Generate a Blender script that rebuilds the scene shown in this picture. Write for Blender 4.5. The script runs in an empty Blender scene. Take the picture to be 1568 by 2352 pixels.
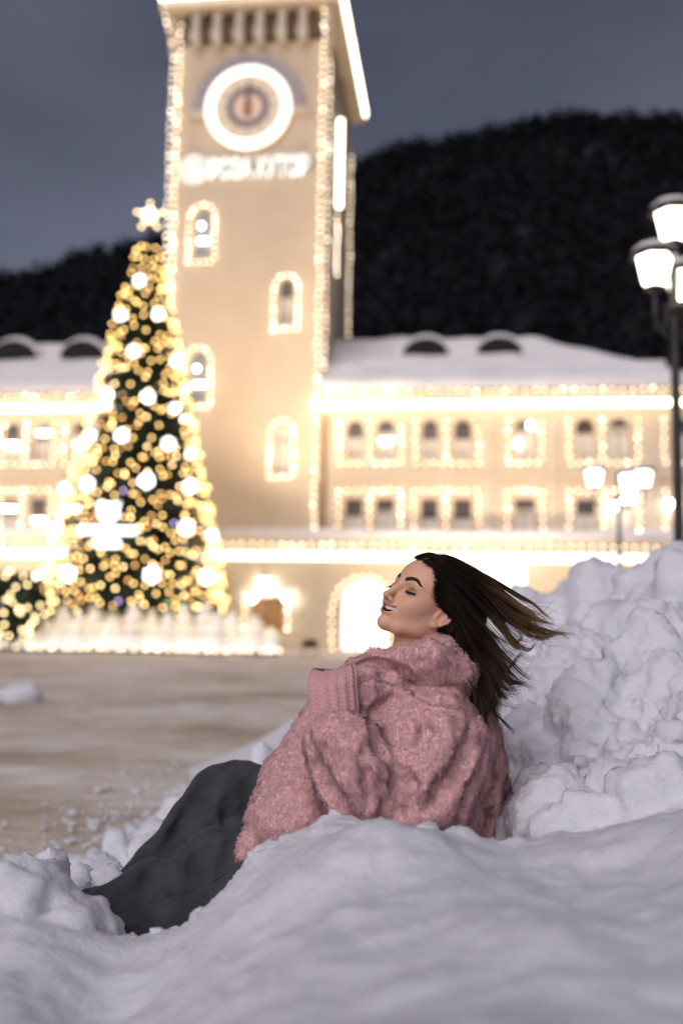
import bpy, bmesh, math, random
import numpy as np
from mathutils import Vector, Matrix, Quaternion

# ------------------------------------------------------------------ camera
scene = bpy.context.scene
COL = scene.collection
rad = math.radians
W0, H0, FPX = 1568.0, 2352.0, 2287.0          # measuring frame and 35 mm focal length in its pixels
CAM_Z, PITCH, ROLL = 1.1, rad(6.4), rad(1.0)
cam_data = bpy.data.cameras.new('camera')
cam = bpy.data.objects.new('camera', cam_data)
COL.objects.link(cam)
cam_data.sensor_fit = 'VERTICAL'
cam_data.sensor_height = 36.0
cam_data.lens = 35.0
cam_data.clip_start = 0.05
cam_data.clip_end = 3000.0
CAM_R = (Matrix.Rotation(rad(90) + PITCH, 3, 'X') @ Matrix.Rotation(ROLL, 3, 'Z'))
cam.matrix_world = Matrix.Translation((0, 0, CAM_Z)) @ CAM_R.to_4x4()
cam_data.dof.use_dof = True
cam_data.dof.focus_distance = 2.52
cam_data.dof.aperture_fstop = 1.3
scene.camera = cam

# ------------------------------------------------------------------ world, light, exposure
world = bpy.data.worlds.new('World')
scene.world = world
world.use_nodes = True
wt = world.node_tree
for n in list(wt.nodes):
    wt.nodes.remove(n)
w_out = wt.nodes.new('ShaderNodeOutputWorld')
w_bg = wt.nodes.new('ShaderNodeBackground')
w_sky = wt.nodes.new('ShaderNodeTexSky')
w_sky.sky_type = 'NISHITA'
w_sky.sun_disc = False
w_sky.sun_elevation = rad(1.5)
w_sky.sun_rotation = rad(200)
w_cloud = wt.nodes.new('ShaderNodeTexNoise')
w_map = wt.nodes.new('ShaderNodeMapping')
w_map.inputs['Scale'].default_value = (1.0, 1.0, 2.2)
w_tc = wt.nodes.new('ShaderNodeTexCoord')
w_cloud.inputs['Scale'].default_value = 1.6
w_cloud.inputs['Detail'].default_value = 4.0
w_ramp = wt.nodes.new('ShaderNodeValToRGB')
w_ramp.color_ramp.elements[0].position = 0.33
w_ramp.color_ramp.elements[0].color = (0.58, 0.66, 1.10, 1)
w_ramp.color_ramp.elements[1].position = 0.70
w_ramp.color_ramp.elements[1].color = (1.60, 1.72, 2.45, 1)
w_mix = wt.nodes.new('ShaderNodeMixRGB')
w_mix.inputs[0].default_value = 0.86                     # a closed winter cloud deck over the last dusk light
wt.links.new(w_tc.outputs['Generated'], w_map.inputs[0])
wt.links.new(w_map.outputs[0], w_cloud.inputs['Vector'])
wt.links.new(w_cloud.outputs['Fac'], w_ramp.inputs[0])
wt.links.new(w_sky.outputs[0], w_mix.inputs[1])
wt.links.new(w_ramp.outputs[0], w_mix.inputs[2])
w_sep = wt.nodes.new('ShaderNodeSeparateXYZ')                # cloud deck thins out and pales towards the horizon
wt.links.new(w_tc.outputs['Generated'], w_sep.inputs[0])
w_rng = wt.nodes.new('ShaderNodeMapRange')
w_rng.inputs['From Min'].default_value = 0.05; w_rng.inputs['From Max'].default_value = 0.75
w_rng.inputs['To Min'].default_value = 1.32; w_rng.inputs['To Max'].default_value = 0.50
wt.links.new(w_sep.outputs['Z'], w_rng.inputs['Value'])
w_mul = wt.nodes.new('ShaderNodeVectorMath'); w_mul.operation = 'SCALE'
wt.links.new(w_mix.outputs[0], w_mul.inputs[0]); wt.links.new(w_rng.outputs[0], w_mul.inputs['Scale'])
wt.links.new(w_mul.outputs[0], w_bg.inputs['Color'])
w_bg.inputs['Strength'].default_value = 0.10
wt.links.new(w_bg.outputs[0], w_out.inputs['Surface'])

sun_data = bpy.data.lights.new('dusk_sun', 'SUN')
sun = bpy.data.objects.new('dusk_sun', sun_data)
COL.objects.link(sun)
sun_data.energy = 2.0
sun_data.angle = rad(58)
sun_data.color = (1.0, 0.91, 0.92)
SUN_DIR = Vector((0.36, 0.74, -0.57)).normalized()       # light travels from high behind the camera's left shoulder
sun.rotation_euler = SUN_DIR.to_track_quat('-Z', 'Y').to_euler()

scene.view_settings.view_transform = 'Standard'
scene.view_settings.look = 'None'
scene.view_settings.exposure = 0.0
scene.view_settings.gamma = 1.0
scene.view_settings.use_curve_mapping = False
scene.render.engine = 'CYCLES'
scene.cycles.use_adaptive_sampling = False
scene.cycles.use_denoising = True
try:
    scene.cycles.denoiser = 'OPENIMAGEDENOISE'
    scene.cycles.denoising_input_passes = 'RGB_ALBEDO_NORMAL'
    scene.cycles.denoising_prefilter = 'ACCURATE'
except Exception:
    pass
scene.cycles.max_bounces = 7
scene.cycles.diffuse_bounces = 4
scene.cycles.glossy_bounces = 2
scene.cycles.transmission_bounces = 3
scene.cycles.transparent_max_bounces = 6
scene.cycles.caustics_reflective = False
scene.cycles.caustics_refractive = False

# ------------------------------------------------------------------ helpers
RNG = random.Random(11)
NR = np.random.RandomState(5)

def P(u, v, y):
    """point at depth y (metres from the camera along the ground) seen at measuring-frame pixel (u, v)"""
    d = CAM_R @ Vector(((u - W0 / 2) / FPX, -(v - H0 / 2) / FPX, -1.0))
    t = y / d.y
    return Vector((d.x * t, y, CAM_Z + d.z * t))

def pxm(y):
    return y / FPX

class MB:
    """collects faces, builds ONE mesh object"""
    def __init__(s):
        s.v = []; s.f = []
    def add(s, vs, fs):
        o = len(s.v)
        s.v += [tuple(p) for p in vs]
        s.f += [tuple(i + o for i in f) for f in fs]
    def box(s, x0, x1, y0, y1, z0, z1):
        s.add([(x0, y0, z0), (x1, y0, z0), (x1, y1, z0), (x0, y1, z0), (x0, y0, z1), (x1, y0, z1), (x1, y1, z1), (x0, y1, z1)],
              [(0, 3, 2, 1), (4, 5, 6, 7), (0, 1, 5, 4), (1, 2, 6, 5), (2, 3, 7, 6), (3, 0, 4, 7)])
    def quad(s, a, b, c, d):
        s.add([a, b, c, d], [(0, 1, 2, 3)])
    def prism(s, pts, y0, y1):
        """outline in x,z extruded along y"""
        n = len(pts)
        vs = [(x, y0, z) for x, z in pts] + [(x, y1, z) for x, z in pts]
        fs = [tuple(range(n))[::-1], tuple(range(n, 2 * n))]
        fs += [(i, (i + 1) % n, n + (i + 1) % n, n + i) for i in range(n)]
        s.add(vs, fs)
    def tube(s, path, radii, seg=6, caps=True):
        path = [Vector(p) for p in path]
        if not hasattr(radii, '__len__'):
            radii = [radii] * len(path)
        rings = []
        prev = None
        for i, p in enumerate(path):
            t = (path[min(i + 1, len(path) - 1)] - path[max(i - 1, 0)])
            t = t.normalized() if t.length > 1e-9 else Vector((0, 0, 1))
            a = prev if prev is not None else (Vector((0, 0, 1)) if abs(t.z) < .9 else Vector((1, 0, 0)))
            n = (a - t * a.dot(t)).normalized()
            prev = n
            b = t.cross(n)
            rings.append([p + (n * math.cos(2 * math.pi * k / seg) + b * math.sin(2 * math.pi * k / seg)) * radii[i] for k in range(seg)])
        vs = [q for r in rings for q in r]
        fs = []
        for i in range(len(path) - 1):
            for k in range(seg):
                fs.append((i * seg + k, i * seg + (k + 1) % seg, (i + 1) * seg + (k + 1) % seg, (i + 1) * seg + k))
        if caps:
            fs.append(tuple(range(seg))[::-1])
            fs.append(tuple((len(path) - 1) * seg + k for k in range(seg)))
        s.add(vs, fs)
    def lathe(s, prof, seg=16, c=(0, 0, 0)):
        """profile of (r, z)"""
        vs = []
        for r, z in prof:
            vs += [(c[0] + r * math.cos(2 * math.pi * k / seg), c[1] + r * math.sin(2 * math.pi * k / seg), c[2] + z) for k in range(seg)]
        fs = []
        for i in range(len(prof) - 1):
            for k in range(seg):
                fs.append((i * seg + k, i * seg + (k + 1) % seg, (i + 1) * seg + (k + 1) % seg, (i + 1) * seg + k))
        fs.append(tuple(range(seg))[::-1]); fs.append(tuple((len(prof) - 1) * seg + k for k in range(seg)))
        s.add(vs, fs)
    def mesh(s, name, smooth=False):
        me = bpy.data.meshes.new(name)
        me.from_pydata(s.v, [], s.f)
        if smooth:
            me.polygons.foreach_set('use_smooth', [True] * len(me.polygons))
        me.update()
        return me
    def build(s, name, mat, parent=None, smooth=False, loc=None):
        return put(name, s.mesh(name, smooth), mat, parent, loc)

def put(name, me, mat=None, parent=None, loc=None):
    o = bpy.data.objects.new(name, me)
    COL.objects.link(o)
    if mat is not None and len(me.materials) == 0:
        me.materials.append(mat)
    if parent is not None:
        o.parent = parent
    if loc is not None:
        o.location = loc
    return o

def tag(o, label, cat, group=None):
    o['label'] = label
    o['category'] = cat
    if group:
        o['group'] = group
    return o

def structure(o):
    o['kind'] = 'structure'
    return o

def stuff(o):
    o['kind'] = 'stuff'
    return o

def empty(name, loc=(0, 0, 0), rz=0.0):
    o = bpy.data.objects.new(name, None)
    COL.objects.link(o)
    o.location = loc
    o.rotation_euler = (0, 0, rz)
    o.empty_display_size = 0.2
    return o

def np_mesh(name, verts, faces, smooth=True):
    """verts (n,3) array; faces (m,k) array of equal size k"""
    me = bpy.data.meshes.new(name)
    verts = np.asarray(verts, dtype=np.float32); faces = np.asarray(faces, dtype=np.int32)
    k = faces.shape[1]
    me.vertices.add(len(verts)); me.vertices.foreach_set('co', verts.ravel())
    me.loops.add(faces.size); me.loops.foreach_set('vertex_index', faces.ravel())
    me.polygons.add(len(faces)); me.polygons.foreach_set('loop_start', np.arange(0, faces.size, k, dtype=np.int32))
    me.polygons.foreach_set('use_smooth', np.full(len(faces), smooth, dtype=bool))
    me.update(calc_edges=True)
    me.validate()
    return me

# ---- numpy noise
_perm = np.random.RandomState(3).permutation(256).astype(np.int32)
_perm = np.concatenate([_perm, _perm])
_grad = np.random.RandomState(4).normal(size=(256, 3)).astype(np.float32)
_grad /= np.linalg.norm(_grad, axis=1, keepdims=True)
def perlin(p):
    p = np.asarray(p, dtype=np.float32)
    i = np.floor(p).astype(np.int32); f = p - i; i &= 255
    w = f * f * f * (f * (f * 6 - 15) + 10)
    out = 0
    for dx in (0, 1):
        for dy in (0, 1):
            for dz in (0, 1):
                h = _perm[_perm[_perm[(i[:, 0] + dx) & 255] + ((i[:, 1] + dy) & 255)] + ((i[:, 2] + dz) & 255)]
                g = _grad[h]
                d = g[:, 0] * (f[:, 0] - dx) + g[:, 1] * (f[:, 1] - dy) + g[:, 2] * (f[:, 2] - dz)
                ww = (w[:, 0] if dx else 1 - w[:, 0]) * (w[:, 1] if dy else 1 - w[:, 1]) * (w[:, 2] if dz else 1 - w[:, 2])
                out = out + ww * d
    return out * 1.5
def fbm(p, oct=4, lac=2.03, gain=0.5):
    a = 1.0; s = 0
    for k in range(oct):
        s = s + a * perlin(p + 13.7 * k); p = p * lac; a *= gain
    return s
def billow(p, oct=3, gain=0.5):
    a = 1.0; s = 0
    for k in range(oct):
        s = s + a * np.abs(perlin(p + 9.1 * k)); p = p * 2.07; a *= gain
    return s

# ---- signed distance modelling on a grid, meshed with surface nets
class Field:
    def __init__(s, lo, hi, h):
        s.lo = np.array(lo, float); s.h = h
        s.n = np.ceil((np.array(hi) - s.lo) / h).astype(int) + 1
        s.f = np.full(tuple(s.n), 10.0, dtype=np.float32)
        s.ax = [s.lo[k] + h * np.arange(s.n[k]) for k in range(3)]
    def sub(s, lo, hi):
        i0 = np.clip(np.floor((np.array(lo) - s.lo) / s.h).astype(int), 0, s.n)
        i1 = np.clip(np.ceil((np.array(hi) - s.lo) / s.h).astype(int) + 1, 0, s.n)
        sl = tuple(slice(a, b) for a, b in zip(i0, i1))
        X = s.ax[0][sl[0]][:, None, None].astype(np.float32); Y = s.ax[1][sl[1]][None, :, None].astype(np.float32); Z = s.ax[2][sl[2]][None, None, :].astype(np.float32)
        return sl, X, Y, Z
    def merge(s, sl, d, k, cut=False):
        a = s.f[sl]
        if a.size == 0:
            return
        if cut:
            d = -d
            if k <= 0:
                s.f[sl] = np.maximum(a, d); return
            h = np.clip(k - np.abs(a - d), 0, None) / k
            s.f[sl] = np.maximum(a, d) + h * h * k * 0.25
        else:
            if k <= 0:
                s.f[sl] = np.minimum(a, d); return
            h = np.clip(k - np.abs(a - d), 0, None) / k
            s.f[sl] = np.minimum(a, d) - h * h * k * 0.25
    def ell(s, c, r, k=0.02, rot=None, cut=False):
        c = np.array(c, float); r = np.array(r, float) if hasattr(r, '__len__') else np.array([r] * 3, float)
        R = r.max() + 2 * k + 2 * s.h
        sl, X, Y, Z = s.sub(c - R, c + R)
        X = X - c[0]; Y = Y - c[1]; Z = Z - c[2]
        if rot is not None:
            m = np.array(rot)          # columns are the ellipsoid's axes
            X, Y, Z = (m[0, 0] * X + m[1, 0] * Y + m[2, 0] * Z, m[0, 1] * X + m[1, 1] * Y + m[2, 1] * Z, m[0, 2] * X + m[1, 2] * Y + m[2, 2] * Z)
        k0 = np.sqrt((X / r[0]) ** 2 + (Y / r[1]) ** 2 + (Z / r[2]) ** 2)
        k1 = np.sqrt((X / r[0] ** 2) ** 2 + (Y / r[1] ** 2) ** 2 + (Z / r[2] ** 2) ** 2)
        s.merge(sl, k0 * (k0 - 1) / np.maximum(k1, 1e-6), k, cut)
    def rbox(s, c, b, r, k=0.02, rot=None):
        c = np.array(c, float); b = np.array(b, float)
        R = np.linalg.norm(b) + r + 2 * k + 2 * s.h
        sl, X, Y, Z = s.sub(c - R, c + R)
        X = X - c[0]; Y = Y - c[1]; Z = Z - c[2]
        m = np.array(rot)
        X, Y, Z = (m[0, 0] * X + m[1, 0] * Y + m[2, 0] * Z, m[0, 1] * X + m[1, 1] * Y + m[2, 1] * Z, m[0, 2] * X + m[1, 2] * Y + m[2, 2] * Z)
        dx, dy, dz = np.abs(X) - b[0], np.abs(Y) - b[1], np.abs(Z) - b[2]
        d = np.sqrt(np.maximum(dx, 0) ** 2 + np.maximum(dy, 0) ** 2 + np.maximum(dz, 0) ** 2) + np.minimum(np.maximum(dx, np.maximum(dy, dz)), 0) - r
        s.merge(sl, d, k)
    def cap(s, a, b, ra, rb, k=0.02, cut=False, flat=None):
        """tapered capsule; flat = (axis vector, factor) squashes it along one axis"""
        a = np.array(a, float); b = np.array(b, float)
        R = max(ra, rb) + 2 * k + 2 * s.h
        sl, X, Y, Z = s.sub(np.minimum(a, b) - R, np.maximum(a, b) + R)
        X = X - a[0]; Y = Y - a[1]; Z = Z - a[2]
        d = b - a; L = max(float(d @ d), 1e-9)
        t = np.clip((X * d[0] + Y * d[1] + Z * d[2]) / L, 0, 1)
        X = X - t * d[0]; Y = Y - t * d[1]; Z = Z - t * d[2]
        if flat is not None:
            n, q = np.array(flat[0], float), flat[1]
            n = n / np.linalg.norm(n)
            w = X * n[0] + Y * n[1] + Z * n[2]
            l2 = X * X + Y * Y + Z * Z
            dist = np.sqrt(np.maximum(l2 - w * w + (w / q) ** 2, 0))
            dd = (dist - (ra + (rb - ra) * t)) * (0.5 + 0.5 * min(q, 1))
        else:
            dd = np.sqrt(X * X + Y * Y + Z * Z) - (ra + (rb - ra) * t)
        s.merge(sl, dd, k, cut)
    def chain(s, pts, rs, k=0.02, cut=False, flat=None):
        for i in range(len(pts) - 1):
            s.cap(pts[i], pts[i + 1], rs[i], rs[i + 1], k, cut, flat)
    def plane_cut(s, c, n):
        """remove everything on the side the normal n points to"""
        n = np.array(n, float); n /= np.linalg.norm(n)
        sl, X, Y, Z = s.sub(s.lo, s.lo + s.n * s.h)
        d = (X - c[0]) * n[0] + (Y - c[1]) * n[1] + (Z - c[2]) * n[2]
        s.f = np.maximum(s.f, d)
    def extract(s):
        f = s.f
        nx, ny, nz = f.shape
        g = f < 0
        cnt = np.zeros((nx - 1, ny - 1, nz - 1), np.uint8)
        offs = [(a, b, c) for a in (0, 1) for b in (0, 1) for c in (0, 1)]
        for a, b, c in offs:
            cnt += g[a:nx - 1 + a, b:ny - 1 + b, c:nz - 1 + c]
        cells = np.argwhere((cnt > 0) & (cnt < 8))
        idx = np.full(cnt.shape, -1, np.int32)
        idx[cells[:, 0], cells[:, 1], cells[:, 2]] = np.arange(len(cells))
        val = {o: f[cells[:, 0] + o[0], cells[:, 1] + o[1], cells[:, 2] + o[2]] for o in offs}
        acc = np.zeros((len(cells), 3)); num = np.zeros(len(cells))
        for o in offs:
            for ax in range(3):
                if o[ax] == 0:
                    q = list(o); q[ax] = 1; q = tuple(q)
                    va, vb = val[o], val[q]
                    m = (va < 0) != (vb < 0)
                    t = np.where(m, va / np.where(m, va - vb, 1), 0)
                    p = np.array(o, float)[None, :].repeat(len(cells), 0)
                    p[:, ax] += t
                    acc += p * m[:, None]; num += m
        verts = s.lo + s.h * (cells + acc / np.maximum(num, 1)[:, None])
        quads = []
        for ax in range(3):
            b, c = (ax + 1) % 3, (ax + 2) % 3
            sa = [slice(None)] * 3; sb = [slice(None)] * 3
            sa[ax] = slice(0, -1); sb[ax] = slice(1, None)
            ch = g[tuple(sa)] != g[tuple(sb)]
            e = np.argwhere(ch)
            e = e[(e[:, b] > 0) & (e[:, c] > 0) & (e[:, b] < f.shape[b] - 1) & (e[:, c] < f.shape[c] - 1)]
            def ci(db, dc):
                q = e.copy(); q[:, b] += db; q[:, c] += dc
                return idx[q[:, 0], q[:, 1], q[:, 2]]
            qd = np.stack([ci(-1, -1), ci(0, -1), ci(0, 0), ci(-1, 0)], 1)
            inside = g[e[:, 0], e[:, 1], e[:, 2]]
            qd[~inside] = qd[~inside][:, ::-1]
            quads.append(qd)
        quads = np.concatenate(quads)
        quads = quads[(quads >= 0).all(1)]
        return verts, quads

def vert_normals(verts, quads):
    a, b, c, d = (verts[quads[:, k]] for k in range(4))
    n = np.cross(c - a, d - b)
    vn = np.zeros_like(verts)
    for k in range(4):
        np.add.at(vn, quads[:, k], n)
    return vn / np.maximum(np.linalg.norm(vn, axis=1, keepdims=True), 1e-9)

def smooth_verts(verts, quads, it=1, lam=0.5):
    for _ in range(it):
        acc = np.zeros_like(verts); num = np.zeros(len(verts))
        for k in range(4):
            for j in (1, 3):
                np.add.at(acc, quads[:, k], verts[quads[:, (k + j) % 4]])
                np.add.at(num, quads[:, k], 1)
        verts = verts + lam * (acc / np.maximum(num, 1)[:, None] - verts)
    return verts

# ------------------------------------------------------------------ materials
MATS = {}
def principled(name, color, rough=0.6, **kw):
    if name in MATS:
        return MATS[name]
    m = bpy.data.materials.new(name)
    m.use_nodes = True
    b = m.node_tree.nodes['Principled BSDF']
    b.inputs['Base Color'].default_value = (*color, 1)
    b.inputs['Roughness'].default_value = rough
    for k, v in kw.items():
        b.inputs[k].default_value = v
    MATS[name] = m
    return m

def noisy(name, c0, c1, scale=3.0, rough=0.7, detail=6.0, bump=0.0, bump_scale=None, lo=0.35, hi=0.65, stretch=None, obj_space=True, bump_dist=0.02, **kw):
    """principled with a noise-mixed base colour and noise bump"""
    if name in MATS:
        return MATS[name]
    m = principled(name, c0, rough, **kw)
    nt = m.node_tree; b = nt.nodes['Principled BSDF']
    tc = nt.nodes.new('ShaderNodeTexCoord')
    mp = nt.nodes.new('ShaderNodeMapping')
    if stretch:
        mp.inputs['Scale'].default_value = stretch
    nt.links.new(tc.outputs['Object'], mp.inputs[0])
    nz = nt.nodes.new('ShaderNodeTexNoise')
    nz.inputs['Scale'].default_value = scale; nz.inputs['Detail'].default_value = detail
    nt.links.new(mp.outputs[0], nz.inputs['Vector'])
    rp = nt.nodes.new('ShaderNodeValToRGB')
    rp.color_ramp.elements[0].position = lo; rp.color_ramp.elements[0].color = (*c0, 1)
    rp.color_ramp.elements[1].position = hi; rp.color_ramp.elements[1].color = (*c1, 1)
    nt.links.new(nz.outputs['Fac'], rp.inputs[0])
    nt.links.new(rp.outputs[0], b.inputs['Base Color'])
    if bump > 0:
        n2 = nt.nodes.new('ShaderNodeTexNoise')
        n2.inputs['Scale'].default_value = bump_scale or scale * 6; n2.inputs['Detail'].default_value = 5
        nt.links.new(mp.outputs[0], n2.inputs['Vector'])
        bp = nt.nodes.new('ShaderNodeBump'); bp.inputs['Strength'].default_value = bump; bp.inputs['Distance'].default_value = bump_dist
        nt.links.new(n2.outputs['Fac'], bp.inputs['Height'])
        nt.links.new(bp.outputs[0], b.inputs['Normal'])
    return m

def glow(name, color, strength, sampling='AUTO', base=(0.8, 0.8, 0.8)):
    if name in MATS:
        return MATS[name]
    m = principled(name, base, 0.4)
    b = m.node_tree.nodes['Principled BSDF']
    b.inputs['Emission Color'].default_value = (*color, 1)
    b.inputs['Emission Strength'].default_value = strength
    try:
        m.cycles.emission_sampling = sampling
    except Exception:
        pass
    return m

M_WALL = noisy('plaster_ochre', (0.64, 0.52, 0.385), (0.68, 0.56, 0.42), 0.8, 0.85, bump=0.15, bump_scale=14)
M_TRIM = noisy('plaster_cream', (0.66, 0.57, 0.45), (0.70, 0.61, 0.49), 1.5, 0.8)
M_STONE = noisy('limestone', (0.60, 0.51, 0.38), (0.68, 0.58, 0.44), 2.2, 0.85, bump=0.2)
M_ARCH = noisy('grey_moulding', (0.36, 0.32, 0.36), (0.42, 0.38, 0.42), 2.0, 0.8)
M_DARK = principled('dark_recess', (0.03, 0.025, 0.022), 0.8)
M_GLASS = principled('window_glass', (0.08, 0.09, 0.10), 0.08)
M_BLIND = noisy('blind_fabric', (0.62, 0.57, 0.50), (0.70, 0.65, 0.57), 3.0, 0.9)
M_BLIND.node_tree.nodes['Principled BSDF'].inputs['Emission Color'].default_value = (1.0, 0.88, 0.72, 1)   # room light behind the blind
M_BLIND.node_tree.nodes['Principled BSDF'].inputs['Emission Strength'].default_value = 0.16
M_FRAME = principled('window_frame_brown', (0.19, 0.12, 0.07), 0.55)
M_WOOD = noisy('door_wood', (0.30, 0.15, 0.05), (0.38, 0.20, 0.07), 5.0, 0.5, stretch=(1, 1, 0.1))
M_SNOWB = noisy('roof_snow', (0.80, 0.79, 0.82), (0.86, 0.85, 0.88), 1.2, 0.9, bump=0.25, bump_scale=5)
M_IRON = noisy('lamp_iron', (0.015, 0.013, 0.012), (0.03, 0.025, 0.02), 8.0, 0.45)
M_BULB = glow('bulb_warm', (1.0, 0.80, 0.56), 5.6)
M_BULBG = glow('bulb_gold', (1.0, 0.60, 0.17), 9.0)
M_BULBW = glow('bulb_white', (1.0, 0.97, 0.92), 14.0)
M_LED = glow('led_strip', (1.0, 0.88, 0.70), 7.5)
M_LEDR = glow('led_ring', (1.0, 0.92, 0.80), 1.7)
M_WIRE = principled('cable_black', (0.02, 0.02, 0.02), 0.6)
# ------------------------------------------------------------------ ground, hills
def sheet(name, xs, ys, zf, mat):
    X, Y = np.meshgrid(xs, ys, indexing='ij')
    Z = zf(X, Y)
    v = np.stack([X, Y, Z], -1).reshape(-1, 3)
    nx, ny = len(xs), len(ys)
    i = np.arange(nx * ny).reshape(nx, ny)
    q = np.stack([i[:-1, :-1], i[1:, :-1], i[1:, 1:], i[:-1, 1:]], -1).reshape(-1, 4)
    return put(name, np_mesh(name, v, q), mat)

def plaza_material():
    m = principled('trodden_snow', (0.6, 0.55, 0.5), 0.85)
    nt = m.node_tree; b = nt.nodes['Principled BSDF']; N = nt.nodes.new; L = nt.links.new
    tc = N('ShaderNodeTexCoord'); mp = N('ShaderNodeMapping'); mp.inputs['Scale'].default_value = (0.55, 1.0, 1.0)
    L(tc.outputs['Object'], mp.inputs[0])
    n1 = N('ShaderNodeTexNoise'); n1.inputs['Scale'].default_value = 0.55; n1.inputs['Detail'].default_value = 7; n1.inputs['Roughness'].default_value = 0.62
    L(mp.outputs[0], n1.inputs['Vector'])
    r1 = N('ShaderNodeValToRGB'); e = r1.color_ramp.elements
    e[0].position = 0.30; e[0].color = (0.36, 0.27, 0.20, 1)
    e[1].position = 0.58; e[1].color = (0.82, 0.77, 0.74, 1)
    x = r1.color_ramp.elements.new(0.46); x.color = (0.68, 0.58, 0.48, 1)
    L(n1.outputs['Fac'], r1.inputs[0])
    n2 = N('ShaderNodeTexNoise'); n2.inputs['Scale'].default_value = 5.0; n2.inputs['Detail'].default_value = 8
    L(mp.outputs[0], n2.inputs['Vector'])
    r2 = N('ShaderNodeValToRGB'); r2.color_ramp.elements[0].position = 0.35; r2.color_ramp.elements[0].color = (0.62, 0.58, 0.55, 1)
    r2.color_ramp.elements[1].position = 0.6; r2.color_ramp.elements[1].color = (1, 1, 1, 1)
    L(n2.outputs['Fac'], r2.inputs[0])
    mx = N('ShaderNodeMixRGB'); mx.blend_type = 'MULTIPLY'; mx.inputs[0].default_value = 0.6
    L(r1.outputs[0], mx.inputs[1]); L(r2.outputs[0], mx.inputs[2]); L(mx.outputs[0], b.inputs['Base Color'])
    bp = N('ShaderNodeBump'); bp.inputs['Strength'].default_value = 0.7; bp.inputs['Distance'].default_value = 0.05
    L(n2.outputs['Fac'], bp.inputs['Height']); L(bp.outputs[0], b.inputs['Normal'])
    return m

_xs = np.concatenate([np.linspace(-900, -14, 12), np.linspace(-12, 12, 150), np.linspace(14, 900, 12)])
_ys = np.concatenate([np.linspace(-300, 0, 4), np.linspace(1.0, 26, 160), np.linspace(28, 1200, 20)])
def plaza_z(X, Y):
    p = np.stack([X.ravel() * 0.7, Y.ravel() * 1.1, np.zeros(X.size)], -1)
    z = (0.020 * fbm(p * 0.8, 4) + 0.012 * fbm(p * 4.1, 3)).reshape(X.shape)
    near = np.clip(1 - np.maximum(np.abs(X) - 10, 0) / 4, 0, 1) * np.clip((28 - Y) / 6, 0, 1) * (Y > 0.5)
    return z * near - 0.012
plaza = structure(sheet('plaza', _xs, _ys, plaza_z, plaza_material()))

# mountain behind the town: ridge height by bearing, given in measuring-frame pixels at 260 m
_rid_u = np.array([-6000, -1500, -400, 0, 100, 200, 300, 480, 700, 820, 900, 1060, 1180, 1300, 1440, 1568, 2600, 8000])
_rid_v = np.array([980, 800, 700, 640, 600, 560, 535, 500, 415, 342, 290, 248, 230, 220, 214, 206, 170, 500])
RID_Y = 260.0
_rid_x = (_rid_u - W0 / 2) / FPX * RID_Y
_rid_z = CAM_Z + (1432 - _rid_v) / FPX * RID_Y - 6.0
def hill_z(X, Y):
    top = np.interp(X / np.maximum(Y, 70) * RID_Y, _rid_x, _rid_z)
    t = np.clip((Y - 72) / (RID_Y - 72), 0, 1)
    back = np.clip((Y - RID_Y) / 260, 0, 1)
    z = top * (t ** 1.15) * (1 - 0.65 * back)
    p = np.stack([X.ravel() * 0.02, Y.ravel() * 0.02, np.zeros(X.size)], -1)
    return z + (3.5 * fbm(p, 4).reshape(X.shape)) * np.clip(t * 4, 0, 1) - 0.4
M_HILL = noisy('hillside_snow_litter', (0.008, 0.008, 0.012), (0.17, 0.15, 0.18), 0.07, 0.95, lo=0.52, hi=0.78, detail=8)
hillside = structure(sheet('hillside', np.linspace(-420, 420, 130), np.linspace(66, 540, 90), hill_z, M_HILL))

def make_forest():
    """bare winter wood on the hill: each tree a trunk and a spray of twigs, far away, one mass"""
    rs = np.random.RandomState(8)
    n = 5200
    y = 80 + (RID_Y + 6 - 80) * rs.rand(n) ** 0.62
    ridge = rs.rand(n) < 0.22
    y[ridge] = RID_Y - 4 + 10 * rs.rand(ridge.sum())
    x = y * (rs.rand(n) * 1.04 - 0.52)
    z = hill_z(x[:, None], y[:, None])[:, 0]
    V = []; F = []; o = 0
    tw = 15
    for i in range(n):
        h = 5.5 + 4.5 * rs.rand(); r = h * (0.24 + 0.14 * rs.rand())
        c = np.array([x[i], y[i], z[i]])
        # trunk
        V.append(c + np.array([[-.16, 0, -.5], [.16, 0, -.5], [0, .16, -.5], [0, 0, h * .9]]))
        F.append(np.array([[0, 1, 3], [1, 2, 3], [2, 0, 3]]) + o); o += 4
        a = rs.rand(tw) * 6.283; e = rs.rand(tw)
        base = c + np.stack([np.zeros(tw), np.zeros(tw), h * (0.2 + 0.62 * e)], -1)
        L = r * (1.15 - 0.75 * e) + .3
        tip = base + np.stack([np.cos(a) * L, np.sin(a) * L, h * (0.06 + 0.22 * rs.rand(tw))], -1)
        w = np.stack([-np.sin(a), np.cos(a), np.zeros(tw)], -1) * (0.20 + .30 * rs.rand(tw))[:, None]
        up = np.zeros((tw, 3)); up[:, 2] = 0.42
        mid = base * 0.42 + tip * 0.58
        V.append(np.stack([base, mid + w, mid - w, mid + up, tip], 1).reshape(-1, 3))
        q = (np.arange(tw) * 5)[:, None]
        f = np.concatenate([q + np.array([0, 1, 3]), q + np.array([0, 3, 2]), q + np.array([1, 4, 3]), q + np.array([3, 4, 2])])
        F.append(f + o); o += tw * 5
    me = np_mesh('forest', np.concatenate(V), np.concatenate(F), False)
    m = noisy('bare_wood', (0.0020, 0.0032, 0.0075), (0.0065, 0.0085, 0.0165), 0.35, 0.9)
    ob = put('forest', me, m)
    stuff(ob)
    tag(ob, 'dark bare winter forest covering the hillside behind the town', 'forest')
make_forest()

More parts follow.
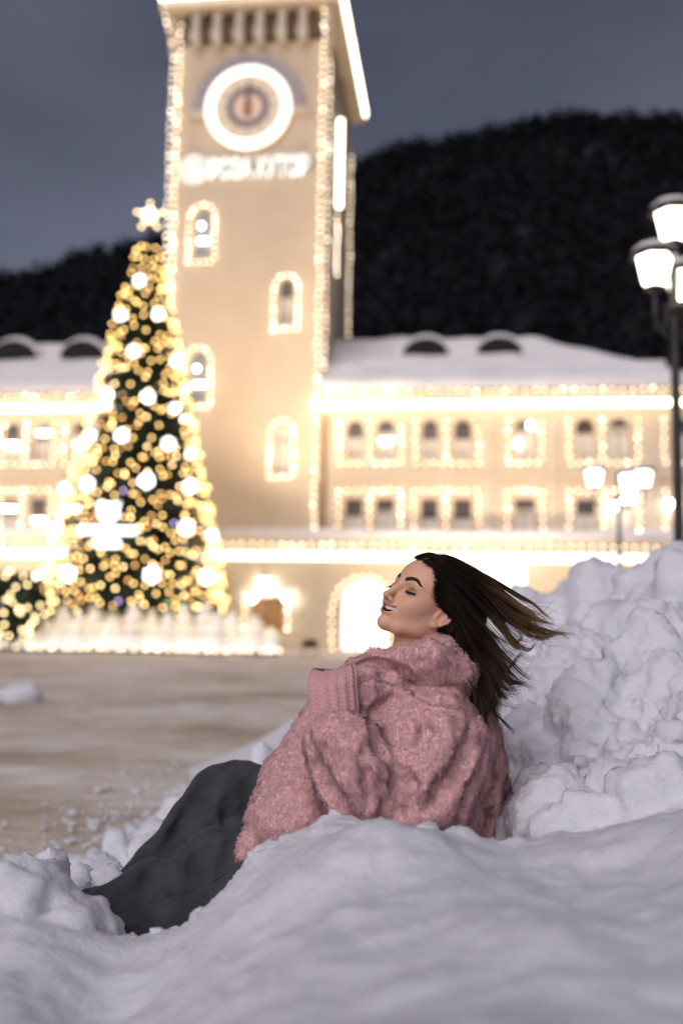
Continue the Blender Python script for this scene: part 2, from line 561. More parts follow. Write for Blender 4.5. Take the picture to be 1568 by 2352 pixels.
# ------------------------------------------------------------------ the building, in its own frame
YAW = rad(7.0)
BO = Vector((-4.0, 43.0, 0.0))
BAX = Vector((math.cos(YAW), -math.sin(YAW), 0)); BAY = Vector((math.sin(YAW), math.cos(YAW), 0))
def BW(x, y, z):
    return BO + BAX * x + BAY * y + Vector((0, 0, z))
def fac(u, v, off=0.0):
    """building-frame (x, z) of the facade plane at setback off, at a measured pixel"""
    d = P(u, v, 10.0) - Vector((0, 0, CAM_Z))
    o = Vector((0, 0, CAM_Z))
    t = (off - (o - BO).dot(BAY)) / d.dot(BAY)
    p = o + d * t
    return (p - BO).dot(BAX), p.z
def bempty(name, x=0, y=0, z=0):
    return empty(name, BW(x, y, z), -YAW)

def wall(mb, x0, x1, z0, z1, yf, holes, depth=0.28):
    xs = sorted({x0, x1} | {h[0] for h in holes} | {h[1] for h in holes})
    zs = sorted({z0, z1} | {h[2] for h in holes} | {h[3] for h in holes})
    for i in range(len(xs) - 1):
        for j in range(len(zs) - 1):
            cx, cz = (xs[i] + xs[i + 1]) / 2, (zs[j] + zs[j + 1]) / 2
            if any(h[0] < cx < h[1] and h[2] < cz < h[3] for h in holes):
                continue
            mb.quad((xs[i], yf, zs[j]), (xs[i + 1], yf, zs[j]), (xs[i + 1], yf, zs[j + 1]), (xs[i], yf, zs[j + 1]))
    for h in holes:
        a, b, c, d = h[:4]
        yb = yf + depth
        mb.quad((a, yf, c), (a, yb, c), (b, yb, c), (b, yf, c))
        mb.quad((a, yf, d), (b, yf, d), (b, yb, d), (a, yb, d))
        mb.quad((a, yf, c), (a, yf, d), (a, yb, d), (a, yb, c))
        mb.quad((b, yf, c), (b, yb, c), (b, yb, d), (b, yf, d))
        if len(h) > 4 and h[4]:
            r = (b - a) / 2; cx = (a + b) / 2; n = 8
            arc = [(cx + r * math.cos(math.pi * k / n), d - r + r * math.sin(math.pi * k / n)) for k in range(n + 1)]
            for k in range(n):
                p, q = arc[k], arc[k + 1]
                corner = (b, d) if k < n / 2 else (a, d)
                mb.add([(p[0], yf, p[1]), (corner[0], yf, corner[1]), (q[0], yf, q[1])], [(0, 1, 2)])
                mb.quad((p[0], yf, p[1]), (q[0], yf, q[1]), (q[0], yb, q[1]), (p[0], yb, p[1]))

def window(parent, h, yf, depth=0.28, blind=0.55, lit=None):
    a, b, c, d = h[:4]
    m = MB(); yb = yf + depth
    w = 0.05
    for x in (a, (a + b) / 2 - w / 2, b - w):
        m.box(x, x + w, yb - 0.07, yb - 0.01, c, d)
    m.box(a, b, yb - 0.066, yb - 0.014, c, c + w)
    m.box(a, b, yb - 0.066, yb - 0.014, c + (d - c) * 0.66, c + (d - c) * 0.66 + w)
    m.box(a, b, yb - 0.066, yb - 0.014, d - w, d)
    win = m.build('window', M_FRAME, parent)
    g = MB(); g.box(a, b, yb, yb + 0.02, c, d)
    g.build('pane', M_GLASS if lit is None else lit, win)
    if blind > 0 and lit is None:
        g = MB(); g.box(a + w, b - w, yb - 0.012, yb - 0.006, c + w, c + (d - c) * blind)
        g.build('blind', M_BLIND, win)
    s = MB(); s.box(a - 0.08, b + 0.08, yf - 0.12, yf - 0.003, c - 0.10, c - 0.003)
    s.build('sill', M_TRIM, win)
    return win

# shared bulb meshes, three strengths
def ico(name, r, mat, sub=1):
    bm = bmesh.new(); bmesh.ops.create_icosphere(bm, subdivisions=sub, radius=r)
    me = bpy.data.meshes.new(name); bm.to_mesh(me); bm.free()
    me.materials.append(mat)
    return me
BULBS = [ico('bulb', 0.056, M_BULB), ico('bulb', 0.056, glow('bulb_warm_bright', (1.0, 0.86, 0.66), 9.5)), ico('bulb', 0.056, glow('bulb_warm_dim', (1.0, 0.72, 0.42), 4.6))]

def resample(pts, step):
    pts = [Vector(p) for p in pts]; out = [pts[0].copy()]; left = step
    for a, b in zip(pts, pts[1:]):
        L = (b - a).length; s = 0.0
        while L - s >= left:
            s += left; out.append(a.lerp(b, s / L)); left = step
        left -= (L - s)
    return out

def bulb_string(label, pts, group, step=0.32, jit=0.02, bulbs=BULBS, wts=(0.6, 0.22, 0.18), name='string_light'):
    """a cable with lamp bulbs; pts in the building frame"""
    o = Vector(pts[0])
    root = bempty(name, *o)
    tag(root, label, 'string lights', group)
    pts = [Vector(p) - o for p in pts]
    m = MB(); m.tube(pts, 0.012, 4); m.build('cable', M_WIRE, root)
    for p in resample(pts, step):
        me = RNG.choices(bulbs, wts)[0]
        put('bulb', me, None, root, p + Vector((RNG.uniform(-jit, jit), -0.05 + RNG.uniform(-jit, 0), RNG.uniform(-jit, jit))))
    return root

def led_bar(label, p0, p1, h=0.20, mat=None, group='white LED bars along the building'):
    """straight diffuser in an aluminium channel, p0 to p1 in the building frame"""
    p0 = Vector(p0); p1 = Vector(p1)
    root = bempty('led_bar', *p0)
    tag(root, label, 'LED bar', group)
    d = p1 - p0; L = d.length; t = d.normalized()
    side = Vector((0, -1, 0)) if abs(t.y) < .7 else Vector((1, 0, 0))
    upv = t.cross(side).normalized()
    def slab(m, s0, s1, u0, u1):
        vs = []
        for e in (0, L):
            for a, b in ((s0, u0), (s1, u0), (s1, u1), (s0, u1)):
                vs.append(t * e + side * a + upv * b)
        m.add(vs, [(0, 1, 2, 3), (7, 6, 5, 4), (0, 4, 5, 1), (1, 5, 6, 2), (2, 6, 7, 3), (3, 7, 4, 0)])
    m = MB(); slab(m, 0.0, 0.03, -h * .12, h * .12); m.build('channel', M_FRAME, root)
    m = MB(); slab(m, 0.033, 0.13, -h / 2, h / 2); m.build('diffuser', mat or M_LED, root)
    return root

TXL, _ = fac(398, 300); TXR, _ = fac(746, 300)
TZ = 27.5                      # tower height, above the frame
TD = 10.0                      # tower depth
def tower():
    root = bempty('clock_tower')
    tag(root, 'tall ochre clock tower outlined with warm bulbs and LED bars', 'tower')
    holes = []
    for (u0, u1, v0, v1) in ((447, 484, 478, 592), (641, 674, 640, 747), (436, 474, 806, 925), (632, 664, 972, 1086)):
        xa, _ = fac(u0, (v0 + v1) / 2); xb, _ = fac(u1, (v0 + v1) / 2)
        _, zt = fac((u0 + u1) / 2, v0); _, zb = fac((u0 + u1) / 2, v1)
        holes.append((xa, xb, zb, zt, True))
    m = MB()
    wall(m, TXL, TXR, 0.0, TZ, 0.0, holes)
    m.quad((TXR, 0, 0), (TXR, TD, 0), (TXR, TD, TZ), (TXR, 0, TZ))
    m.quad((TXL, TD, 0), (TXL, 0, 0), (TXL, 0, TZ), (TXL, TD, TZ))
    m.quad((TXR, TD, 0), (TXL, TD, 0), (TXL, TD, TZ), (TXR, TD, TZ))
    m.quad((TXL, 0, TZ), (TXR, 0, TZ), (TXR, TD, TZ), (TXL, TD, TZ))
    m.build('wall', M_WALL, root)
    lits = [glow('pane_cool_lit', (0.85, 0.95, 1.0), 0.16, base=(.2, .22, .22)), None, glow('pane_cool_lit', (0.85, 0.95, 1.0), 0.16, base=(.2, .22, .22)), glow('pane_amber_lit', (1.0, 0.62, 0.30), 0.30)]
    lamp = ico('wall_lamp', 0.10, M_BULBW, 2)
    for i, (h, lit) in enumerate(zip(holes, lits)):
        w = window(root, h, 0.0, lit=lit, blind=0.62)
        # ceiling lamps seen through the two lit stair windows
        if i in (0, 2):
            cx = (h[0] + h[1]) / 2; zz = h[2] + (h[3] - h[2]) * 0.37
            b = MB(); b.tube([(cx - .22, .20, zz), (cx + .22, .20, zz)], 0.08, 8); b.build('ceiling_lamp', M_BULBW, w)
            put('globe_lamp', lamp, None, w, (cx - .12, .2, h[2] + (h[3] - h[2]) * 0.68))
    # corbel table and overhanging head
    _, zc = fac(570, 104); _, zt = fac(570, 12)
    hx0, hx1 = TXL - 0.62, TXR + 0.62
    m = MB(); m.box(hx0, hx1, -0.62, TD + 0.62, zt, TZ + 1.5); m.build('head_block', M_WALL, root)
    for s in (TXL - 0.30, TXR - 0.02):
        m = MB()
        m.box(s, s + 0.32, -0.34, 0.3, zc + 0.3, zt - 0.003)
        m.box(s + .04, s + 0.28, -0.18, 0.2, zc - 0.3, zc + 0.31)
        m.build('corner_pier', M_WALL, root)
    m = MB(); m.box(TXL + 0.40, TXR - 0.40, -0.02, -0.004, zc + 0.25, zt - 0.05); m.build('corbel_shade_sheet', principled('umber_shade', (0.16, 0.10, 0.06), .8), root)  # dark sheet on the wall, colouring in the shade under the overhang
    for u in (455, 503, 553, 600, 650, 698):
        x, _ = fac(u, 60)
        m = MB()
        m.prism([(x - .22, zc + 0.1), (x - .14, zc - .06), (x + .14, zc - .06), (x + .22, zc + .1), (x + .22, zc + .55), (x - .22, zc + .55)], -0.52, -0.02)
        m.box(x - .17, x + .17, -0.40, -0.024, zc + .553, zt - .003)
        m.build('corbel', M_ARCH if False else M_TRIM, root)
    # blind arch over the clock with its impost ledges
    cx, cz = fac(572, 252)
    sc = 43.0 / FPX
    m = MB(); n = 28
    ro, ri = 136 * sc, 112 * sc
    arc = [(cx + ro * math.cos(math.pi * k / n), cz + ro * math.sin(math.pi * k / n)) for k in range(n + 1)]
    arc += [(cx + ri * math.cos(math.pi * k / n), cz + ri * math.sin(math.pi * k / n)) for k in range(n, -1, -1)]
    for k in range(n):
        a, b, c, d = arc[k], arc[k + 1], arc[2 * n - k], arc[2 * n + 1 - k]
        m.prism([a, b, c, d], -0.16, -0.003)
    m.build('arch_moulding', M_ARCH, root)
    for sx in (-1, 1):
        m = MB(); x0 = cx + sx * 105 * sc; x1 = cx + sx * 150 * sc
        m.box(min(x0, x1), max(x0, x1), -0.22, -0.004, cz - 0.36, cz - 0.02); m.build('impost_ledge', M_TRIM, root)
    # roof of the projecting ground storey joins the tower: string course
    return root, cx, cz, zc, zt, holes
TOWER, CX, CZ, ZC, ZT, T_HOLES = tower()

def clock():
    sc = 43.0 / FPX
    root = bempty('tower_clock', CX, -0.25, CZ)
    tag(root, 'round backlit tower clock with glowing ring and orange centre', 'clock')
    def disc(name, r0, r1, y0, y1, mat, n=48):
        m = MB()
        for k in range(n):
            a, b = 2 * math.pi * k / n, 2 * math.pi * (k + 1) / n
            q = [(r1 * math.cos(a), r1 * math.sin(a)), (r1 * math.cos(b), r1 * math.sin(b)), (r0 * math.cos(b), r0 * math.sin(b)), (r0 * math.cos(a), r0 * math.sin(a))]
            m.prism(q if r0 > 0 else q[:3], y0, y1)
        return m.build(name, mat, root)
    disc('backing', 0.0, 107 * sc, 0.10, 0.24, M_TRIM)
    disc('light_ring', 84 * sc, 104 * sc, -0.08, 0.097, M_LEDR)
    disc('dial', 52 * sc, 83 * sc, 0.0, 0.096, glow('dial_lit', (1.0, 0.80, 0.56), 0.22, base=(.60, .50, .36)))
    disc('inner_band', 36 * sc, 51 * sc, -0.03, 0.095, principled('clock_violet', (0.20, 0.16, 0.19), .6))
    disc('inner_face', 14 * sc, 35.5 * sc, -0.01, 0.094, glow('inner_face_lit', (1.0, 0.62, 0.40), 0.28, base=(.55, .42, .36)))
    disc('medallion', 0.0, 13.5 * sc, -0.04, 0.093, glow('medallion_lit', (1.0, 0.30, 0.05), 0.45, base=(.5, .2, .05)))
    for k in range(12):
        a = k * math.pi / 6; r0, r1 = 56 * sc, 66 * sc
        m = MB(); m.tube([(r0 * math.sin(a), -0.02, r0 * math.cos(a)), (r1 * math.sin(a), -0.02, r1 * math.cos(a))], 0.05, 4); m.build('hour_mark', M_ARCH, root)
    m = MB(); m.prism([(-.16, -.45), (.16, -.45), (.10, .5), (0, .95), (-.10, .5)], -0.11, -0.07); m.build('hour_hand', M_FRAME, root)
    m = MB(); m.prism([(-.09, -.3), (.09, -.3), (.14, 1.05), (0.04, 1.25), (-.01, 1.05)], -0.16, -0.12); m.build('minute_hand', M_FRAME, root)
clock()

def tower_sign():
    x0, z0 = fac(415, 395); x1, z1 = fac(728, 395)
    root = bempty('rooftop_sign', x0, -0.2, z0)
    root.name = 'lit_sign'
    tag(root, 'glowing white sign with round emblem and Cyrillic letters below the clock', 'sign')
    lit = glow('sign_white', (0.84, 0.97, 0.95), 1.05)
    sc = 43.0 / FPX
    wd = x1 - x0
    def letters(txt, size, loc, name):
        cu = bpy.data.curves.new('t', 'FONT'); cu.body = txt; cu.size = size; cu.extrude = 0.05; cu.offset = 0.012
        cu.space_character = 1.05
        ob = bpy.data.objects.new('t', cu); COL.objects.link(ob)
        dg = bpy.context.evaluated_depsgraph_get()
        me = bpy.data.meshes.new_from_object(ob.evaluated_get(dg))
        bpy.data.objects.remove(ob)
        me.name = name
        co = np.empty(len(me.vertices) * 3, np.float32); me.vertices.foreach_get('co', co); co = co.reshape(-1, 3)
        q = np.stack([co[:, 0], -co[:, 2], co[:, 1]], -1)
        return me, q
    # each letter its own piece
    x = 74 * sc
    H = 0.92
    for word in ('РОЗА', 'ХУТОР'):
        for ch in word:
            me, q = letters(ch, H * 1.38, (0, 0, 0), 'letter')
            w = q[:, 0].max() - q[:, 0].min()
            k = 24.5 * sc / w
            q[:, 0] = (q[:, 0] - q[:, 0].min()) * k
            q[:, 2] *= H / max(q[:, 2].max(), .1)
            me.vertices.foreach_set('co', q.ravel()); me.update()
            me.materials.clear(); me.materials.append(lit)
            put('letter', me, None, root, (x, 0, -H / 2))
            x += 26.2 * sc
        x += 8 * sc
    # emblem: ring with a five-petal rose of loops inside
    cx = 36 * sc; R = 33 * sc
    def loop(m, c, r, t, a0=0, a1=2 * math.pi, n=20):
        m.tube([(c[0] + r * math.cos(a0 + (a1 - a0) * k / n), 0, c[1] + r * math.sin(a0 + (a1 - a0) * k / n)) for k in range(n + 1)], t, 5)
    m = MB(); loop(m, (cx, 0), R, 0.035, n=30); m.build('emblem_ring', lit, root)
    for k in range(5):
        a = math.pi / 2 + k * 2 * math.pi / 5
        m = MB(); loop(m, (cx + R * .48 * math.cos(a), R * .48 * math.sin(a)), R * .36, 0.035, n=14); m.build('emblem_petal', lit, root)
    m = MB()
    m.box(0.05, wd - .05, 0.06, 0.10, -0.10, -0.04); m.box(0.05, wd - .05, 0.06, 0.10, 0.2, 0.26); m.build('mounting_rail', M_IRON, root)
tower_sign()

# bulbs up the tower corners
G_COR = 'warm bulb strings up the tower corners'
_, z_led = fac(560, 1240)
for (xx, yy, zz0, zz1, lab) in (
        (TXL - .10, -.04, 3.6, ZC - .2, 'outer warm bulb string up the tower corner beside the fir tree'),
        (TXL + .22, -.06, 3.6, ZC + 1.2, 'inner warm bulb string up the tower corner beside the fir tree'),
        (TXR - .12, -.06, 3.6, ZT - .1, 'warm bulb string up the tower front edge above the wing eave'),
        (TXR + .06, .9, 7.4, ZC + .9, 'warm bulb string up the tower side just behind the front edge'),
        (TXR + .06, TD - .2, 9.0, ZC - 0.5, 'warm bulb string up the rear tower edge above the snowy roof')):
    bulb_string(lab, [(xx, yy, zz0), (xx, yy, zz1)], G_COR, step=0.315, jit=0.05)
bulb_string('short slanting warm bulb string under the tower head overhang', [(TXL - .12, -.08, ZC - .1), (TXL - .62, -.66, ZT + .25)], G_COR, 0.31)
# extra bright pieces on the tower side
led_bar('white LED bar under the front edge of the tower head', (TXL - .62, -0.64, ZT + .18), (TXR + .62, -0.64, ZT + .18), 0.26)
led_bar('long white LED bar along the side overhang of the tower head', (TXR + .64, -0.5, ZT + .18), (TXR + .64, TD + .6, ZT + .18), 0.42)
_xs2, _zs2 = fac(785, 262, 4.0); _, _zs3 = fac(790, 466, 4.0)
led_bar('upright white LED bar on the tower side wall', (TXR + .02, 4.6, _zs3), (TXR + .02, 4.6, _zs2), 0.42)
bulb_string('bright bulb string on the tower side below the upright LED bar', [(TXR + .05, 4.6, _zs3 - .5), (TXR + .05, 4.6, _zs3 - 3.4)], G_COR, 0.24, 0.04, wts=(0, 1, 0))

def outline(h, yf, grow=0.22, closed=True, arch=True, top=True):
    a, b, c, d = h[0] - grow, h[1] + grow, h[2] - grow, h[3] + grow * .6
    y = yf - 0.06
    pts = [(a, y, c)]
    if arch:
        r = (b - a) / 2; cx = (a + b) / 2
        pts += [(cx - r * math.cos(math.pi * k / 8), y, d - r + r * math.sin(math.pi * k / 8)) for k in range(9)]
    else:
        pts += [(a, y, d), (b, y, d)]
    pts += [(b, y, c)]
    if closed:
        pts += [(a + .1, y, c)]
    return pts
for h, lab in zip(T_HOLES, ('highest tower window, under the sign emblem', 'dark narrow tower window below the sign letters', 'tower window lit cool white beside the fir tree', 'lowest tower window, glowing amber')):
    bulb_string('ring of warm bulbs round the ' + lab, outline(h, 0.0), 'bulb rings round the tower windows', 0.31, 0.025, wts=(.55, .4, .05))

# ------------------------------------------------------------------ wings
_, ZLED = fac(1100, 936, 0.4); _, ZEAVE = fac(1100, 900, 0.4); _, ZB = fac(1100, 1240, 0.4)
WY = 0.4
def zof(v, u=1100, off=WY):
    return fac(u, v, off)[1]
def wing(side):
    right = side > 0
    root = bempty('hotel_wing', (TXR if right else TXL), WY, 0)
    ox = TXR if right else TXL
    tag(root, 'two-storey ochre wing with snowy hipped roof beyond the woman' if right else 'two-storey ochre wing with snowy roof behind the fir tree', 'building')
    if right:
        xe = fac(1585, 1100, WY)[0]
        ups = [(796, 834), (866, 905), (969, 1005), (1043, 1082), (1182, 1226), (1322, 1364), (1398, 1446), (1540, 1582)]
        x0, x1 = TXR + 0.003, xe
    else:
        x0, x1 = TXL - 15.0, TXL - 0.003
        ups = [(-110, -70), (-40, -2), (6, 46), (78, 114), (165, 200)]
    up, low = [], []
    for u0, u1 in ups:
        a = fac(u0, 1010, WY)[0]; b = fac(u1, 1010, WY)[0]
        up.append((a, b, zof(1050), zof(963), True))
        low.append((a - .02, b + .02, zof(1236), zof(1146), False))
    m = MB()
    holes = [h for h in up + low if h[1] < x1 and h[0] > x0]
    base_z = zof(1262)
    wall(m, x0, x1, 0.0, ZEAVE, 0.0, [tuple(h) for h in holes], 0.28)
    back = 10.0
    m.quad((x1, 0, 0), (x1, back, 0), (x1, back, ZEAVE), (x1, 0, ZEAVE))
    m.quad((x0, back, 0), (x0, 0, 0), (x0, 0, ZEAVE), (x0, back, ZEAVE))
    m.quad((x1, back, 0), (x0, back, 0), (x0, back, ZEAVE), (x1, back, ZEAVE))
    m.v = [(p[0] - ox, p[1], p[2]) for p in m.v]
    m.build('wall', M_WALL, root)
    blinds = {0: .45, 1: 0, 2: .5, 3: .5}
    for i, h in enumerate(holes):
        lit = None
        hh = (h[0] - ox, h[1] - ox) + h[2:]
        k = i % len(ups)
        w = window(root, hh, 0.0, lit=None, blind=[.55, .72, .5, .5, .75, .62, .8, .6][k % 8])
        if right and i == 1:
            b = MB(); b.tube([(hh[0] + .1, .15, hh[2] + .75), (hh[1] - .1, .15, hh[2] + .75)], 0.10, 6); b.build('tube_lamp', glow('lamp_teal', (.75, .97, 1.0), 6.0), w)
        if right and i in (4,):
            put('globe_lamp', ico('globe_lamp', .14, M_BULBW, 2), None, w, (hh[1] - .12, .15, hh[3] - .25))
            put('globe_lamp', ico('globe_lamp', .12, M_BULBW, 2), None, w, (hh[0] + .1, .15, hh[2] + .6))
        if (not right):
            b = MB(); zz = hh[2] + (hh[3] - hh[2]) * (.72 if i % 2 else .4)
            b.tube([(hh[0] + .12, .14, zz), (hh[1] - .12, .14, zz)], 0.08, 6); b.build('ceiling_lamp', M_BULBW, w)
    # string courses and pilasters
    m = MB(); m.box(x0 - ox, x1 - ox, -0.14, -0.004, zof(1098), zof(1086)); m.build('string_course', M_TRIM, root)
    for u in ((760, 925, 1118, 1270, 1496) if right else (140, 60, -20)):
        x = fac(u, 1100, WY)[0] - ox
        m = MB(); m.box(x - .16, x + .16, -0.10, -0.002, zof(1250), zof(1100)); m.build('pilaster', M_TRIM, root)
        m = MB(); m.box(x - .14, x + .14, -0.09, -0.002, zof(1084), zof(965)); m.build('pilaster', M_TRIM, root)
    if right:
        m = MB(); m.tube([(0.28, -0.12, zof(1250)), (0.28, -0.12, zof(955))], 0.09, 8); m.build('drainpipe', principled('copper_pipe', (0.30, 0.17, 0.08), .5), root)
    # cornice under the eave
    m = MB(); m.box(x0 - ox, x1 - ox + (.5 if right else 0), -0.55, 0.0 - .003, zof(916), ZEAVE); m.build('cornice', M_TRIM, root)
    # hipped roof
    zr = ZEAVE + 3.55
    e = 0.75
    a0, a1 = x0 - ox, x1 - ox + (e if right else 0)
    if right:
        hipx = fac(1215, 775, WY + 5)[0] - ox
        rv = [(a0, -e, ZEAVE), (a1, -e, ZEAVE), (a1, back + e, ZEAVE), (a0, back + e, ZEAVE), (a0, 5, zr), (hipx, 5, zr)]
        rf = [(0, 1, 5, 4), (1, 2, 5), (2, 3, 4, 5), (3, 0, 4)]
    else:
        rv = [(a0, -e, ZEAVE), (a1, -e, ZEAVE), (a1, back + e, ZEAVE), (a0, back + e, ZEAVE), (a0, 5, zr), (a1, 5, zr)]
        rf = [(0, 1, 5, 4), (1, 2, 5), (2, 3, 4, 5), (3, 0, 4)]
    m = MB(); m.add(rv, rf + [(3, 2, 1, 0)]); roof = m.build('roof', principled('roof_tile', (0.12, 0.06, 0.04), .7), root)
    # thick snow blanket: roof planes offset, subdivided and uneven
    def blanket(rv, thick, nu=60, nv=14):
        V = []; F = []
        a, b, c, d = (Vector(rv[i]) for i in (0, 1, 5, 4))
        nrm = (b - a).cross(d - a).normalized()
        pts = np.array([[(a.lerp(b, i / nu)).lerp(d.lerp(c, i / nu), j / nv)[:] for j in range(nv + 1)] for i in range(nu + 1)]).reshape(-1, 3)
        t = thick * (1 + 0.35 * fbm(pts * 0.45, 3))
        topv = pts + np.array(nrm)[None] * t[:, None]
        # the eave edge sags and bulges out
        k = (np.arange(nv + 1) == 0)[None, :].repeat(nu + 1, 0).ravel()
        topv[k] = pts[k] + np.array([0, -0.10, 0.10]) + np.stack([0 * t[k], -0.10 * fbm(pts[k] * 1.2, 2), -0.12 * np.abs(fbm(pts[k] * 0.8, 3))], -1)
        i = np.arange((nu + 1) * (nv + 1)).reshape(nu + 1, nv + 1)
        q = np.stack([i[:-1, :-1], i[1:, :-1], i[1:, 1:], i[:-1, 1:]], -1).reshape(-1, 4)
        low = pts + np.array(nrm)[None] * 0.005
        n0 = len(topv)
        edge = []
        for j in range(nu):
            edge.append([i[j, 0] + n0, i[j + 1, 0] + n0, i[j + 1, 0], i[j, 0]])
        for j in range(nv):
            edge.append([i[0, j], i[0, j + 1], i[0, j + 1] + n0, i[0, j] + n0])
            edge.append([i[nu, j + 1], i[nu, j], i[nu, j] + n0, i[nu, j + 1] + n0])
        return np.concatenate([topv, low]), np.concatenate([q, np.array(edge)])
    v, q = blanket(rv, 0.34)
    put('snow_cover', np_mesh('snow_cover', v, q), M_SNOWB, roof)
    if right:
        v, q = blanket([rv[1], rv[2], None, None, rv[5], (rv[5][0] + .01, rv[5][1], rv[5][2])], 0.3, 20, 10)
        put('snow_cover', np_mesh('snow_cover', v, q), M_SNOWB, roof)
    # snow ridge break lower on the roof (a guard rail buried in snow)
    m = MB(); m.tube([(a0 + .1, .55, ZEAVE + 1.27), (a1 - 1.6, .55, ZEAVE + 1.27)], 0.16, 8); m.build('snow_guard', M_SNOWB, roof)
    # eyebrow dormers
    for (u, v) in ((977, 820), (1146, 818)) if right else ((33, 823), (190, 823)):
        off = WY + 2.6
        x, z = fac(u, v, off)
        x -= ox
        r = 56 * 43 / FPX; y0 = 2.35
        dm = MB(); n = 16
        hh = 0.84
        outl = [(x - r * math.cos(math.pi * k / n), z + hh * math.sin(math.pi * k / n)) for k in range(n + 1)]
        dm.prism(outl, y0, y0 + 3.2)
        do = dm.build('eyebrow_dormer', principled('vent_black', (0.004, 0.0035, 0.0035), .8), roof)
        cm = MB()
        o2 = [(x - (r + .20) * math.cos(math.pi * k / n), z + .02 + (hh + .26) * math.sin(math.pi * k / n)) for k in range(1, n)]
        i2 = [(x - (r + .03) * math.cos(math.pi * k / n), z + .02 + (hh + .02) * math.sin(math.pi * k / n)) for k in range(1, n)]
        for k in range(len(o2) - 1):
            cm.prism([o2[k], o2[k + 1], i2[k + 1], i2[k]], y0 + 0.35, y0 + 3.0)
        cm.build('snow_cap', M_SNOWB, do)
    return root, x0, x1, up, low
WR = wing(1)
WL = wing(-1)

def wing_lights(w, right):
    root, x0, x1, up, low = w
    nm = 'beyond the woman' if right else 'behind the fir tree'
    yy = WY - 0.60
    led_bar('white LED bar under the eave of the wing ' + nm, (x0 + (-.25 if right else 0), yy, ZLED), (x1, yy, ZLED), 0.22)
    bulb_string('golden bulbs along the snowy eave of the wing ' + nm, [(x0 + .4, yy - .12, zof(908)), (x1, yy - .12, zof(908))], 'bulbs along the eaves', 0.40, 0.05, wts=(.35, .25, .4))
    if right:
        pairs = [((0, 1), 'window pair next to the tower'), ((2, 3), 'dark window pair with brown blinds'), ((4,), 'single window past the two pairs'), ((5, 6), 'window pair behind the twin lamps'), ((7,), 'end window next to the tall lamp post')]
    else:
        pairs = [((0, 1), 'window pair at the far end behind the fir tree'), ((2, 3), 'window pair left of the fir tree'), ((4,), 'single window half behind the fir tree')]
    for ids, lab in pairs:
        hs = [up[i] for i in ids]; big = (hs[0][0], hs[-1][1], hs[0][2], hs[0][3])
        y = WY - .07
        a, b, c, d = big[0] - .3, big[1] + .3, big[2] - .28, big[3] - .1
        bulb_string('warm bulbs round the arched upper ' + lab, [(a, y, d), (a, y, c), (b, y, c), (b, y, d)], 'bulb outlines on the wing windows', 0.38, 0.03)
        if len(hs) == 2:
            mx = (hs[0][1] + hs[1][0]) / 2
            bulb_string('warm bulbs between the arched upper ' + lab, [(mx, y, d), (mx, y, c + .3)], 'bulb outlines on the wing windows', 0.38, 0.03)
        hs = [low[i] for i in ids]
        a, b, c, d = hs[0][0] - .3, hs[-1][1] + .3, hs[0][2] + .1, hs[0][3] + .34
        bulb_string('warm bulbs round the square lower ' + lab, [(a, y, c), (a, y, d), (b, y, d), (b, y, c)], 'bulb outlines on the wing windows', 0.38, 0.03)
        if len(hs) == 2:
            mx = (hs[0][1] + hs[1][0]) / 2
            bulb_string('warm bulbs between the square lower ' + lab, [(mx, y, d - .38), (mx, y, c)], 'bulb outlines on the wing windows', 0.38, 0.03)
wing_lights(WR, True)
wing_lights(WL, False)

